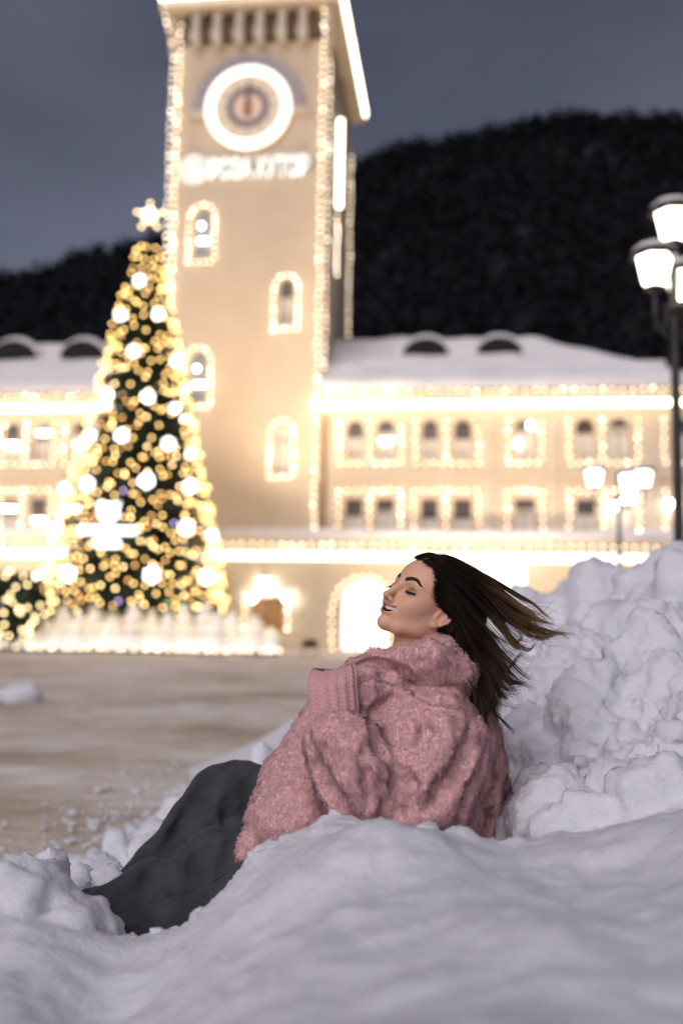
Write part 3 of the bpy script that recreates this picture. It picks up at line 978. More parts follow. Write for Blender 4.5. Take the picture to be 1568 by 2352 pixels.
# ------------------------------------------------------------------ projecting ground storey
GY = -1.0
GX0, GX1 = TXL - 15, fac(1600, 1300, GY)[0]
ZG = zof(1248, 1000, GY)
def ground_storey():
    root = bempty('ground_storey', 0, GY, 0)
    tag(root, 'pale stone ground storey with lit archway under a white LED bar', 'building front')
    doors = []
    def H(u0, u1, v0, v1, arch):
        return (fac(u0, v1, GY)[0], fac(u1, v1, GY)[0], max(0.02, fac((u0 + u1) / 2, v1, GY)[1]), fac((u0 + u1) / 2, v0, GY)[1], arch)
    arch = H(779, 889, 1334, 1500, True)
    niche = H(572, 650, 1372, 1452, False)
    shop = H(1100, 1212, 1296, 1500, False)
    shop2 = H(1290, 1420, 1352, 1500, False)
    left = H(-60, 60, 1330, 1500, True)
    holes = [left, niche, arch, shop, shop2]
    m = MB(); wall(m, GX0, GX1, 0.0, ZG, 0.0, holes, 0.45)
    m.quad((GX1, 0, 0), (GX1, .9, 0), (GX1, .9, ZG), (GX1, 0, ZG))
    m.quad((GX0, .9, 0), (GX0, 0, 0), (GX0, 0, ZG), (GX0, .9, ZG))
    m.build('wall', M_STONE, root)
    lit = glow('lit_interior', (1.0, 0.95, 0.86), 1.9)
    for h, mat in ((left, lit), (arch, lit), (shop, lit), (shop2, glow('lit_shop_warm', (1.0, .86, .62), 1.0))):
        m = MB(); m.box(h[0], h[1], .452, .48, h[2], h[3]); p = m.build('lit_glazing', mat, root)
        m = MB(); n = 3
        for k in range(n + 1):
            x = h[0] + (h[1] - h[0] - .05) * k / n
            m.box(x, x + .05, .36, .42, h[2], h[3] - (.9 if h[4] and k in (0, n) else (.12 if h[4] else 0)))
        m.box(h[0], h[1], .362, .418, h[2] + (h[3] - h[2]) * .68, h[2] + (h[3] - h[2]) * .68 + .05)
        m.build('glazing_bars', M_FRAME, p)
    m = MB(); m.box(niche[0], niche[1], .452, .5, niche[2], niche[3]); d = m.build('shutter', M_WOOD, root)
    m = MB(); m.box((niche[0] + niche[1]) / 2 - .03, (niche[0] + niche[1]) / 2 + .03, .42, .449, niche[2], niche[3]); m.build('shutter_rail', M_FRAME, d)
    # ledge with its snow
    m = MB(); m.box(GX0, GX1, -0.35, 1.35, ZG + .003, ZG + 0.22); led = m.build('ledge', M_TRIM, root)
    n = 160; V = []; F = []
    for i in range(n + 1):
        x = GX0 + (GX1 - GX0) * i / n
        w = RNG.uniform(-.05, .05); t = RNG.uniform(.26, .36)
        V += [(x, -.38 + w, ZG + .223), (x, -.40 + w, ZG + .30), (x, -.25 + w, ZG + .22 + t), (x, .6, ZG + .3 + t), (x, 1.34, ZG + .34 + t)]
    for i in range(n):
        for k in range(4):
            F.append((i * 5 + k, (i + 1) * 5 + k, (i + 1) * 5 + k + 1, i * 5 + k + 1))
    m = MB(); m.add(V, F); m.build('ledge_snow', M_SNOWB, led, True)
    # stone facing blocks, coursed
    bm = {}
    zc = 0.06; row = 0
    while zc + .34 < ZG - .62:
        x = fac(470, 1400, GY)[0] + (0.3 if row % 2 else 0)
        while x < fac(1290, 1400, GY)[0]:
            w = 0.78
            if not any(h[0] - .12 < x + w and h[1] + .12 > x and h[2] - .1 < zc + .34 and h[3] + .1 > zc for h in holes):
                key = RNG.randrange(3)
                if key not in bm:
                    q = MB(); e = .012 + .010 * key
                    q.add([(0, 0, 0), (w - .03, 0, 0), (w - .03, 0, .31), (0, 0, .31), (.03, -e - .02, .03), (w - .06, -e - .02, .03), (w - .06, -e - .02, .28), (.03, -e - .02, .28)],
                          [(4, 5, 6, 7), (0, 1, 5, 4), (1, 2, 6, 5), (2, 3, 7, 6), (3, 0, 4, 7)])
                    bm[key] = q.mesh('stone_block'); bm[key].materials.append(M_STONE)
                put('stone_block', bm[key], None, root, (x, -0.004, zc))
            x += w
        zc += .34; row += 1
    # arch surround
    m = MB(); a = arch; r = (a[1] - a[0]) / 2; cx = (a[0] + a[1]) / 2; zz = a[3] - r
    for k in range(14):
        t0, t1 = math.pi * k / 14, math.pi * (k + 1) / 14
        m.prism([(cx + (r + .22) * math.cos(t0), zz + (r + .22) * math.sin(t0)), (cx + (r + .22) * math.cos(t1), zz + (r + .22) * math.sin(t1)), (cx + (r + .02) * math.cos(t1), zz + (r + .02) * math.sin(t1)), (cx + (r + .02) * math.cos(t0), zz + (r + .02) * math.sin(t0))], -.09, -.002)
    m.build('arch_surround', M_TRIM, root)
    return arch, niche, left
G_ARCH, G_NICHE, G_LEFT = ground_storey()
_zl = zof(1281, 1000, GY - .4)
led_bar('long white LED bar under the snowy ledge of the ground storey', (GX0, GY - .62, _zl), (GX1, GY - .62, _zl), 0.30, mat=glow('led_ledge', (1.0, .90, .76), 3.2))
bulb_string('warm bulbs along the snowy ledge above the ground storey', [(GX0 + .2, GY - .42, zof(1256, 1000, GY)), (GX1, GY - .42, zof(1256, 1000, GY))], 'bulbs along the eaves', 0.42, 0.03, wts=(.8, .2, 0))
bulb_string('warm bulbs round the lit archway behind the woman', outline(G_ARCH, GY, .30, closed=False), 'bulb outlines on the ground storey', 0.36, .03)
bulb_string('warm bulbs round the brown shuttered opening beside the fir tree', outline(G_NICHE, GY, .2, closed=False, arch=False), 'bulb outlines on the ground storey', 0.36, .03)

def wall_lantern(u, v, label, r=.2):
    x, z = fac(u, v, GY - .3)
    root = bempty('wall_lantern', x, GY - .3, z)
    tag(root, label, 'lantern', 'lit wall lanterns on the ground storey')
    m = MB(); m.lathe([(.02, -r * 1.1), (r * .6, -r * .9), (r, -r * .2), (r * .95, r * .4), (r * .5, r * .9), (.03, r * 1.05)], 12); m.build('globe', M_BULBW, root, True)
    m = MB(); m.tube([(0, 0, r), (0, .05, r * 1.7), (0, .28, r * 1.7)], .03, 6); m.lathe([(r * .55, r * .9), (r * .6, r * 1.0), (.05, r * 1.25)], 10); m.build('bracket', M_IRON, root)
wall_lantern(607, 1343, 'round lit wall lantern above the brown shutter', .27)
wall_lantern(579, 1372, 'small lit lantern at the fir tree side of the brown shutter', .18)
wall_lantern(660, 1372, 'small lit lantern at the archway side of the brown shutter', .18)

def floodlight(x, y, tx, tz, power, label, size=60):  # unseen fixtures, added to brighten the facade evenly
    """added ground-mounted floodlight on the square, aimed up at the tower or a wing (building frame)"""
    root = bempty('floodlight', x, y, 0)
    tag(root, label, 'floodlight', 'added floodlights standing on the square')
    h = .42
    aim = Vector((tx - x, -y, tz - h)).normalized()
    q = aim.to_track_quat('-Z', 'Y').to_matrix().to_4x4(); T = Matrix.Translation((0, 0, h))
    m = MB(); m.box(-.22, .22, -.16, .16, -.06, .10)
    m.v = [tuple(T @ q @ Vector(p)) for p in m.v]; m.build('housing', M_IRON, root)
    m = MB(); m.box(-.19, .19, -.13, .13, -.075, -.063)
    m.v = [tuple(T @ q @ Vector(p)) for p in m.v]; m.build('lens', glow('flood_lens', (1, .85, .65), 6.0, 'NONE'), root)
    m = MB(); m.box(-.28, .28, -.2, .2, 0.0, .03); m.tube([(-.25, 0, .03), (-.25, 0, h)], .02, 5); m.tube([(.25, 0, .03), (.25, 0, h)], .02, 5); m.build('stand', M_IRON, root)
    ld = bpy.data.lights.new('added_flood_beam', 'SPOT'); ld.energy = power; ld.color = (1.0, 0.78, 0.54); ld.spot_size = rad(size); ld.spot_blend = 1.0; ld.shadow_soft_size = .15
    lo = bpy.data.objects.new('added_flood_beam', ld); COL.objects.link(lo); lo.parent = root
    lo.matrix_local = Matrix.Translation(Vector((0, 0, h)) + aim * .15) @ q
floodlight(-1.0, -8.0, -0.6, 17.0, 10500, 'added floodlight on the square at the fir tree side of the tower')
floodlight(4.0, -8.0, 0.8, 17.0, 10500, 'added floodlight on the square before the lit archway')
floodlight(9.5, -10.0, 9.5, 7.5, 5200, 'added floodlight on the square behind the big snow heap', 80)
floodlight(-9.0, -11.0, -9.0, 7.5, 4200, 'added floodlight on the square beyond the garlanded shrubs', 80)
# ------------------------------------------------------------------ street lamps
M_LAMPG = glow('lantern_glass', (1.0, 0.93, 0.80), 7.0)
def lantern(root, c, s=1.0):
    """hexagonal tapered lantern with a wide cap and a snow hat; c is the centre of its glass"""
    m = MB(); m.lathe([(.12 * s, -.20 * s), (.15 * s, -.16 * s), (.215 * s, .14 * s), (.215 * s, .17 * s)], 6, c); g = m.build('lantern_glass', M_LAMPG, root)
    m = MB(); m.lathe([(.285 * s, .173 * s), (.29 * s, .20 * s), (.22 * s, .27 * s), (.10 * s, .33 * s)], 12, c); m.build('lantern_cap', M_IRON, root, True)
    m = MB(); m.lathe([(.25 * s, .245 * s), (.265 * s, .27 * s), (.20 * s, .325 * s), (.10 * s, .365 * s), (.02 * s, .375 * s)], 12, c); m.build('cap_snow', M_SNOWB, root, True)
    m = MB(); m.lathe([(.015 * s, -.36 * s), (.035 * s, -.31 * s), (.02 * s, -.27 * s), (.13 * s, -.22 * s), (.125 * s, -.203 * s)], 8, c); m.build('lantern_base', M_IRON, root, True)
    m = MB()
    for k in range(6):
        a = math.pi / 3 * k
        m.tube([(c[0] + .155 * s * math.cos(a), c[1] + .155 * s * math.sin(a), c[2] - .16 * s), (c[0] + .222 * s * math.cos(a), c[1] + .222 * s * math.sin(a), c[2] + .15 * s)], .010 * s, 4)
    stuff(m.build('glazing_ribs', M_IRON, root))

def street_lamp(base, label, zl, arms, top_z, rz=0.0, s=1.0):
    root = empty('street_lamp', base, rz)
    tag(root, label, 'street lamp', 'iron lamps with glowing lanterns')
    m = MB(); m.lathe([(.20, -.1), (.20, .12), (.14, .2), (.15, .7), (.08, .82), (.06, 1.2), (.045, zl + .1), (.035, max(top_z - .45, zl + .15))], 12); m.build('post', M_IRON, root, True)
    m = MB(); m.lathe([(.05, 0), (.09, .03), (.09, .10), (.05, .14)], 12, (0, 0, zl - .42)); m.build('collar', M_IRON, root, True)
    for ax, ay in arms:
        m = MB(); z0 = zl - .55
        m.tube([(0, 0, z0), (ax * .35, ay * .35, z0 - .10), (ax * .85, ay * .85, z0 - .06), (ax, ay, z0 + .08), (ax, ay, zl - .30)], .022, 6)
        m.tube([(0, 0, z0 + .2), (ax * .3, ay * .3, z0 + .12), (ax * .6, ay * .6, z0 - .05)], .014, 5)
        m.build('arm', M_IRON, root)
        lantern(root, (ax, ay, zl), s)
    if top_z > zl + .3:
        lantern(root, (0, 0, top_z), s)
    return root
_p = P(1562, 1432, 10.4)
_z1 = P(1500, 622, 10.2).z; _z2 = P(1560, 520, 10.4).z
street_lamp((_p.x, 10.4, 0), 'tall iron lamp with several lanterns rising over the big snow heap', _z1, [(-.27, -.20), (.30, .20), (.2, .3)], _z2, s=.86)
_p = P(1424, 1432, 22.0)
_z1 = P(1424, 1100, 22.0).z
street_lamp((_p.x, 22.0, 0), 'slim iron lamp with twin glowing lanterns in front of the wing', _z1, [(-.57, -.1), (.52, -.12), (.34, .45)], _z1 + .02, s=.86)
# small box lights at the window behind the slim lamp
def bracket_light(u, v, label):
    x, z = fac(u, v, WY - .35)
    root = bempty('bracket_light', x, WY - .35, z)
    tag(root, label, 'wall light', 'box lights on the wing wall')
    m = MB(); m.box(-.27, .27, -.08, .08, -.12, .12); m.build('diffuser', M_BULBW, root)
    m = MB(); m.box(-.29, .29, -.10, .10, .123, .15); m.tube([(0, .08, .13), (0, .34, .13)], .02, 5); m.build('bracket', M_IRON, root)
bracket_light(1411, 1163, 'lower box light on the wing wall behind the slim lamp')
bracket_light(1440, 1147, 'upper box light on the wing wall behind the slim lamp')
bracket_light(1546, 1157, 'box light on the wing wall beside the tall lamp post')

# ------------------------------------------------------------------ decorated fir tree
TY = 37.0
_tb = P(304, 1500, TY)
TB = Vector((_tb.x, TY, 0))
T_Z = np.array([1.3, 1.7, 4.2, 8.1, 13.0, 15.3, 15.9])
T_R = np.array([2.9, 3.35, 2.95, 2.05, 1.02, .42, .08])
def t_r(z):
    return np.interp(z, T_Z, T_R)
def fir_tree():
    root = empty('fir_tree', TB)
    tag(root, 'tall decorated fir tree covered in golden lights beside the tower', 'fir tree')
    m = MB(); m.tube([(0, 0, -.1), (0, 0, 8), (0, 0, 15.6)], [.28, .16, .03], 8); m.build('trunk', principled('bark', (.05, .03, .02), .9), root)
    rs = np.random.RandomState(21)
    V, F = [], []; o = 0
    # dense inner boughs
    n = 900
    z = 1.4 + 14.2 * (1 - np.sqrt(rs.rand(n))) ; a = rs.rand(n) * 6.283
    for i in range(n):
        r = float(t_r(z[i])); L = r * (0.80 + .22 * rs.rand()); da = np.array([math.cos(a[i]), math.sin(a[i]), 0]); sd = np.array([-math.sin(a[i]), math.cos(a[i]), 0])
        b = np.array([0, 0, z[i] + .25 * r]); t = da * L + np.array([0, 0, z[i] - .10 * r])
        k = 7
        for j in range(k):
            f0 = (j + .6) / k; c = b + (t - b) * f0
            for sgn in (-1, 1):
                w = .34 + .10 * r
                tip = c + sd * sgn * w * (1.15 - .6 * f0) + da * .16 + np.array([0, 0, rs.uniform(-.20, .05)])
                V += [c - da * .10, c + da * .12, tip, c + np.array([0, 0, .10])]
                F += [(o, o + 1, o + 2), (o + 1, o + 3, o + 2), (o + 3, o, o + 2)]; o += 4
    me = np_mesh('crown', np.array(V), np.array(F), False)
    put('crown', me, noisy('fir_needles', (0.010, 0.022, 0.012), (0.030, 0.055, 0.030), 3.0, 0.7), root)
    m = MB(); m.lathe([(.55, 0), (.6, .5), (.2, .55)], 12); m.build('stand', M_IRON, root)
    return root
fir_tree()

def tree_lights():
    root = empty('tree_garland', TB)
    tag(root, 'golden light garland wound round the tall fir tree', 'string lights')
    rs = np.random.RandomState(4)
    gold = [ico('bulb', .050, M_BULBG), ico('bulb', .050, glow('bulb_gold_bright', (1.0, .68, .27), 12.0)), ico('bulb', .050, glow('bulb_gold_dim', (1.0, .48, .10), 6.0))]
    vio = ico('bulb', .055, glow('bulb_violet', (.62, .45, 1.0), 4.0))
    pos = []
    # spiral wraps, denser visual rows than a real single strand
    turns = 34
    for k in range(turns):
        zc = 1.65 + 14.0 * (k / turns) ** 1.05
        r = float(t_r(zc)); n = max(5, int(2 * math.pi * r / .32))
        for j in range(n):
            if rs.rand() < .12: continue
            a = 2 * math.pi * (j + rs.rand() * .8) / n
            z = zc + rs.normal() * .16 + .06 * math.sin(a * 3)
            rr = float(t_r(min(max(z, 1.4), 15.7))) * (.93 + .10 * rs.rand()) + .03
            pos.append((rr * math.cos(a), rr * math.sin(a), z))
    pos = np.array(pos)
    order = np.argsort(pos[:, 1] + 0.0 * pos[:, 2])
    vis = order[:300]; rest = order[300:]
    for i in vis:
        u = rs.rand()
        put('bulb', vio if u < .02 else gold[0 if u < .6 else (1 if u < .75 else 2)], None, root, pos[i])
    bm = bmesh.new(); bmesh.ops.create_icosphere(bm, subdivisions=1, radius=.05)
    bv = np.array([v.co[:] for v in bm.verts]); bf = np.array([[v.index for v in f.verts] for f in bm.faces]); bm.free()
    V = (pos[rest][:, None, :] + bv[None]).reshape(-1, 3)
    F = (bf[None] + (np.arange(len(rest)) * len(bv))[:, None, None]).reshape(-1, 3)
    stuff(put('garland_bulbs', np_mesh('garland_bulbs', V, F, False), M_BULBG, root))
    m = MB(); pts = []
    for k in range(34 * 18):
        t = k / (34 * 18); z = 1.65 + 14 * t ** 1.05; a = 2 * math.pi * k / 18; r = float(t_r(z)) * .95
        pts.append((r * math.cos(a), r * math.sin(a), z))
    m.tube(pts, .012, 3); m.build('cable', M_WIRE, root)
tree_lights()

FLAKE = None
def snowflake(u, v, s):
    """lit snowflake ornament hung on the tree's front"""
    global FLAKE
    y = TY
    for _ in range(6):
        p = P(u, v, y)
        z = min(max(p.z, 1.4), 15.6); r = float(t_r(z)) + .12
        dx = p.x - TB.x
        y = TY - math.sqrt(max(r * r - dx * dx, 0.05))
    p = P(u, v, y)
    root = empty('snowflake_ornament', p)
    root.scale = (s * .62, s * .62, s * .62)
    tag(root, 'white glowing snowflake ornament hung on the golden fir tree', 'ornament', 'glowing snowflakes on the fir tree')
    if FLAKE is None:
        c = MB(); c.lathe([(.02, -.10), (.10, -.05), (.10, .05), (.02, .10)], 8)
        a = MB(); a.tube([(0, 0, .06), (0, 0, .34)], .035, 5); a.tube([(-.09, 0, .30), (0, 0, .20), (.09, 0, .30)], .028, 4)
        fl = glow('flake_white', (1.0, .98, .94), 7.0)
        FLAKE = (c.mesh('core'), a.mesh('arm'))
        for q in FLAKE: q.materials.append(fl)
    put('core', FLAKE[0], None, root)
    for k in range(6):
        o = put('arm', FLAKE[1], None, root); o.rotation_euler = (0, math.pi / 3 * k, 0)
for u, v, s in ((321, 644, 1), (277, 724, 1), (364, 721, 1), (307, 806, 1.02), (405, 830, .9), (246, 906, 1), (340, 911, 1.08), (402, 937, .9), (207, 1000, .92), (279, 1000, 1.1), (387, 1019, 1.08), (438, 1041, .8),
                (201, 1112, 1.08), (337, 1104, 1.22), (437, 1117, 1.15), (148, 1121, .8), (122, 1219, 1.12), (427, 1212, 1.2), (487, 1228, .85), (156, 1317, 1.2), (349, 1320, 1.25), (474, 1325, 1.22), (88, 1325, .8), (424, 962, .55)):
    snowflake(u, v, s)

def lit_badge():
    y = TY - 3.15
    p = P(248, 1215, y)
    root = empty('lit_badge', p)
    tag(root, 'white glowing badge of round emblem over two bars on the fir tree', 'lit sign')
    k = y / FPX; w = glow('badge_white', (.97, .98, 1.0), 3.2)
    m = MB(); m.lathe([(.04, -.2), (.34, -.2), (.34, .0), (.04, .02)], 14); m.v = [(a, b * 0 + (c * .4), b) for a, b, c in m.v]
    m.v = [(a, b, c + 38 * k) for a, b, c in m.v]; m.build('emblem_disc', w, root)
    for sx in (-1, 1):
        m = MB(); m.prism([(sx * .12, .30 + 38 * k), (sx * .40, .38 + 38 * k), (sx * .34, .12 + 38 * k)], -.08, 0.0); m.build('emblem_leaf', w, root)
    m = MB(); m.tube([(-66 * k, 0, -3 * k), (66 * k, 0, -3 * k)], 9 * k, 6); m.build('upper_bar', w, root)
    m = MB(); m.tube([(-28 * k, 0, -34 * k), (28 * k, 0, -34 * k)], 9 * k, 6); m.build('lower_bar', w, root)
    m = MB(); m.tube([(0, .2, 42 * k), (0, .2, -36 * k)], .03, 4); m.build('backing_rail', M_IRON, root)
lit_badge()

def star_topper():
    p = P(341, 497, TY)
    root = empty('star_topper', (TB.x, TY, 15.8))
    tag(root, 'golden lit star on the tip of the fir tree', 'star')
    zc = p.z - 15.8
    m = MB(); m.tube([(0, 0, -.3), (0, 0, zc)], .04, 6); m.build('mast', M_IRON, root)
    pts = []
    for k in range(10):
        r = .52 if k % 2 == 0 else .22; a = math.pi / 2 + k * math.pi / 5
        pts.append((r * math.cos(a), zc + r * math.sin(a)))
    m = MB(); n = 10
    m.add([(0, -.2, zc), (0, .2, zc)] + [(x, 0, z) for x, z in pts], [(0, 2 + (k + 1) % n, 2 + k) for k in range(n)] + [(1, 2 + k, 2 + (k + 1) % n) for k in range(n)])
    m.build('star_body', glow('star_gold', (1.0, .80, .48), .5), root)
    me = ico('bulb', .06, glow('bulb_star', (1.0, .74, .36), 8.0))
    for x, z in pts:
        put('bulb', me, None, root, (x, -.03, z))
    for k in range(5):
        put('bulb', BULBS[1], None, root, (RNG.uniform(-.2, .2), -.2, zc + RNG.uniform(-.2, .2)))
star_topper()

# ------------------------------------------------------------------ glowing cones along the edge of the square
M_FROST = glow('frosted_cone', (1.0, .84, .64), .11, base=(.85, .82, .78))
M_FROSTB = glow('frosted_foot', (1.0, .90, .76), .38, base=(.85, .82, .78))
_foot = ico('bulb', .055, glow('bulb_foot', (1.0, .84, .62), 4.5))
def light_cone(u, vtop, w, y, label=None):
    zt = P(u, vtop, y).z; x = P(u, 1480, y).x
    root = empty('light_cone', (x, y, 0), RNG.uniform(0, 1))
    tag(root, 'frosted glowing cone figure in the row before the fir tree', 'light figure', 'glowing cone figures on the square')
    r = w / 2 * y / FPX
    m = MB(); m.lathe([(r * .72, .62), (r * .80, .75), (r * .66, zt * .66), (r * .50, zt * .82), (r * .28, zt * .95), (.03, zt)], 10); m.build('body', M_FROST, root, True)
    m = MB(); m.lathe([(r * .8, .1), (r * .95, .2), (r * .9, .5), (r * .7, .6)], 10); m.build('foot', M_FROSTB, root, True)
    m = MB(); m.lathe([(r * 1.05, -.02), (r * 1.05, .08), (r * .8, .09)], 10); m.build('base_plate', M_IRON, root)
    for k in range(7):
        a = 2 * math.pi * k / 7
        put('bulb', _foot, None, root, (r * 1.1 * math.cos(a), r * 1.1 * math.sin(a), .14))
    m = MB(); pts = []
    for k in range(40):
        t = k / 39; rr = np.interp(t, [0, .3, .7, 1], [r * .84, r * .78, r * .62, .05]) ; a = t * 6 * math.pi
        pts.append((rr * math.cos(a), rr * math.sin(a), .62 + (zt - .66) * t))
    m.tube(pts, .022, 4); m.build('rope_light', glow('rope_warm', (1.0, .80, .52), 1.1), root)
for u, vt, w in ((15, 1398, 60), (62, 1380, 58), (100, 1402, 46), (143, 1390, 56), (180, 1404, 44), (217, 1380, 56), (258, 1398, 52), (305, 1383, 58), (346, 1400, 44), (384, 1402, 46), (422, 1390, 52), (469, 1382, 60), (500, 1404, 46), (532, 1404, 58), (585, 1412, 56), (621, 1440, 40)):
    light_cone(u, vt, w, 34.0 + RNG.uniform(-.9, .9))

def garlanded_shrub(u, y, r, h, label):
    p = P(u, 1500, y)
    root = empty('garlanded_shrub', (p.x, y, 0))
    tag(root, label, 'shrub', 'shrubs wound with golden lights')
    rs = np.random.RandomState(int(u) + 99)
    V, F = [], []; o = 0
    for i in range(900):
        d = rs.normal(size=3); d /= np.linalg.norm(d)
        c = d * np.array([r, r, h / 2]) * (.6 + .4 * rs.rand()) + np.array([0, 0, h / 2 + .5])
        s = rs.normal(size=3) * .10; t = d * .22 + rs.normal(size=3) * .05
        V += [c - s, c + s, c + t, c + np.cross(s, d) * .8]; F += [(o, o + 1, o + 2), (o + 1, o + 3, o + 2), (o + 3, o, o + 2)]; o += 4
    put('foliage', np_mesh('foliage', np.array(V), np.array(F), False), MATS['fir_needles'], root)
    m = MB(); m.tube([(0, 0, -.05), (0, 0, h * .6)], .08, 6); m.build('stem', MATS['bark'], root)
    g = ico('bulb', .055, glow('bulb_shrub', (1.0, .74, .34), 8.0))
    for i in range(46):
        d = rs.normal(size=3); d[1] = -abs(d[1]); d /= np.linalg.norm(d)
        put('bulb', g, None, root, d * np.array([r, r, h / 2]) * 1.08 + np.array([0, 0, h / 2 + .5]))
garlanded_shrub(28, 33.4, 1.15, 2.1, 'round shrub wound with golden lights standing clear of the fir tree')
garlanded_shrub(120, 36.2, .9, 1.3, 'low shrub with golden lights tucked under the fir tree')
# ------------------------------------------------------------------ snow
def snow_material():
    m = principled('fresh_snow', (0.775, 0.79, 0.86), 0.75)
    nt = m.node_tree; b = nt.nodes['Principled BSDF']; N = nt.nodes.new; L = nt.links.new
    b.inputs['Subsurface Weight'].default_value = 0.35
    b.inputs['Subsurface Radius'].default_value = (0.05, 0.055, 0.07)
    b.inputs['Subsurface Scale'].default_value = 0.25
    b.inputs['Specular IOR Level'].default_value = 0.25
    tc = N('ShaderNodeTexCoord')
    n1 = N('ShaderNodeTexNoise'); n1.inputs['Scale'].default_value = 60; n1.inputs['Detail'].default_value = 6; n1.inputs['Roughness'].default_value = .65
    n2 = N('ShaderNodeTexNoise'); n2.inputs['Scale'].default_value = 420; n2.inputs['Detail'].default_value = 2
    L(tc.outputs['Object'], n1.inputs['Vector']); L(tc.outputs['Object'], n2.inputs['Vector'])
    ad = N('ShaderNodeMath'); ad.operation = 'MULTIPLY_ADD'; ad.inputs[1].default_value = 0.22
    L(n2.outputs['Fac'], ad.inputs[0]); L(n1.outputs['Fac'], ad.inputs[2])
    bp = N('ShaderNodeBump'); bp.inputs['Strength'].default_value = 0.6; bp.inputs['Distance'].default_value = 0.012
    L(ad.outputs[0], bp.inputs['Height']); L(bp.outputs[0], b.inputs['Normal'])
    return m
M_SNOW = snow_material()

SNOW_PTS = [P(*p) for p in (
    # bottom of the frame, on the heap the camera looks over
    (-200, 2500, 1.3), (200, 2480, 1.3), (500, 2420, 1.2), (784, 2365, 1.1), (1100, 2370, 1.0), (1300, 2360, 1.0), (1568, 2330, 1.0), (1800, 2300, 1.0),
    # soft near mound
    (-150, 2230, 1.85), (60, 2300, 1.8), (250, 2350, 1.8), (400, 2275, 1.8), (520, 2150, 1.78), (620, 2050, 1.78), (740, 1968, 1.8), (860, 1912, 1.82), (940, 1892, 1.85), (1000, 1897, 1.85), (1060, 1945, 1.85), (1130, 2010, 1.8), (1250, 2055, 1.7), (1400, 2010, 1.7), (1568, 1925, 1.75), (1750, 1850, 1.75),
    # crest in the focal plane
    (-150, 2000, 2.25), (0, 2012, 2.22), (60, 1990, 2.25), (150, 2060, 2.27), (225, 2112, 2.28), (270, 2160, 2.30), (330, 2180, 2.28), (420, 2145, 2.28), (495, 2100, 2.28), (520, 2035, 2.28), (560, 1998, 2.28), (620, 1962, 2.28), (740, 1888, 2.30), (800, 1872, 2.30), (870, 1905, 2.28), (960, 1935, 2.3), (1060, 1968, 2.35),
    # lying surface under the woman
    (100, 2060, 2.55), (250, 2140, 2.6), (420, 2130, 2.65), (600, 2060, 2.65), (800, 1990, 2.7), (960, 1985, 2.7), (1080, 1985, 2.6),
    (150, 2040, 3.0), (350, 2040, 3.0), (500, 2010, 3.1), (700, 1950, 3.1), (900, 1930, 3.1), (1050, 1930, 3.1),
    # right-hand clumped slope
    (1130, 1985, 2.42), (1230, 1985, 2.42), (1340, 1920, 2.45), (1450, 1880, 2.4), (1568, 1830, 2.4), (1750, 1780, 2.4),
    (1165, 1855, 2.78), (1280, 1830, 2.8), (1400, 1740, 2.8), (1500, 1690, 2.85), (1650, 1650, 2.9),
    (1160, 1765, 3.15), (1270, 1700, 3.2), (1400, 1580, 3.3), (1568, 1530, 3.3), (1750, 1500, 3.3),
    (1130, 1720, 3.7), (1250, 1600, 3.8), (1400, 1460, 3.9), (1520, 1400, 4.0), (1650, 1340, 4.0),
    (1000, 1680, 4.4), (1130, 1580, 4.6), (1250, 1450, 4.8), (1340, 1405, 4.9), (1440, 1385, 4.9), (1490, 1362, 4.5), (1568, 1348, 4.4), (1700, 1320, 4.4),
    (850, 1700, 5.2), (1000, 1600, 5.4), (1150, 1450, 5.7), (1250, 1425, 5.8), (1400, 1385, 5.6),
    (800, 1660, 6.2), (950, 1560, 6.6), (1080, 1480, 6.8), (700, 1640, 7.4), (850, 1560, 8.0), (1000, 1500, 8.2),
    (560, 1790, 4.2), (640, 1740, 4.6),
)]
SNOW_PTS += [Vector(p) for p in ((-1.45, 3.4, 0.05), (-1.15, 3.6, 0.05), (-0.95, 4.2, 0.04), (-1.25, 3.9, -.01), (-1.9, 3.3, .05), (-1.05, 5.0, 0.0), (-1.0, 6.0, -.02), (-1.05, 7.0, -.03), (-.95, 8.2, -.03), (-.5, 9.4, -.03), (.4, 9.8, -.03), (1.5, 9.8, .1), (-2.2, 4.2, -.04), (-1.6, 5.2, -.06), (-1.7, 7, -.08),
    (2.6, 9.5, .6), (2.8, 7, 1.4), (2.8, 5, 1.7), (2.6, 3, 1.35), (-2.2, 2.4, .5), (-2.2, 1.4, .5), (-2.0, 3.0, .2), (2.2, 1.4, .9))]
_SA = np.array([p[:2] for p in SNOW_PTS]); _SZ = np.array([p[2] for p in SNOW_PTS])
def _phi(d):
    return np.sqrt(d * d + 0.03 ** 2)
_D = np.linalg.norm(_SA[:, None] - _SA[None], axis=-1)
_n = len(_SA)
_A = np.block([[_phi(_D) - 0.004 * np.eye(_n), np.ones((_n, 1)), _SA], [np.ones((1, _n)), np.zeros((1, 3))], [_SA.T, np.zeros((2, 3))]])
_Wt = np.linalg.solve(_A, np.concatenate([_SZ, np.zeros(3)]))
def snow_h(x, y):
    x = np.asarray(x, float); y = np.asarray(y, float); sh = np.broadcast(x, y).shape
    q = np.stack([np.broadcast_to(x, sh).ravel(), np.broadcast_to(y, sh).ravel()], -1)
    out = np.empty(len(q))
    for i in range(0, len(q), 20000):
        s = q[i:i + 20000]
        d = np.sqrt(((s[:, None] - _SA[None]) ** 2).sum(-1))
        out[i:i + 20000] = _phi(d) @ _Wt[:_n] + _Wt[_n] + s @ _Wt[_n + 1:]
    return out.reshape(sh)

def rot_rand(rs):
    q = rs.normal(size=4); q /= np.linalg.norm(q)
    return np.array(Quaternion(q).to_matrix())

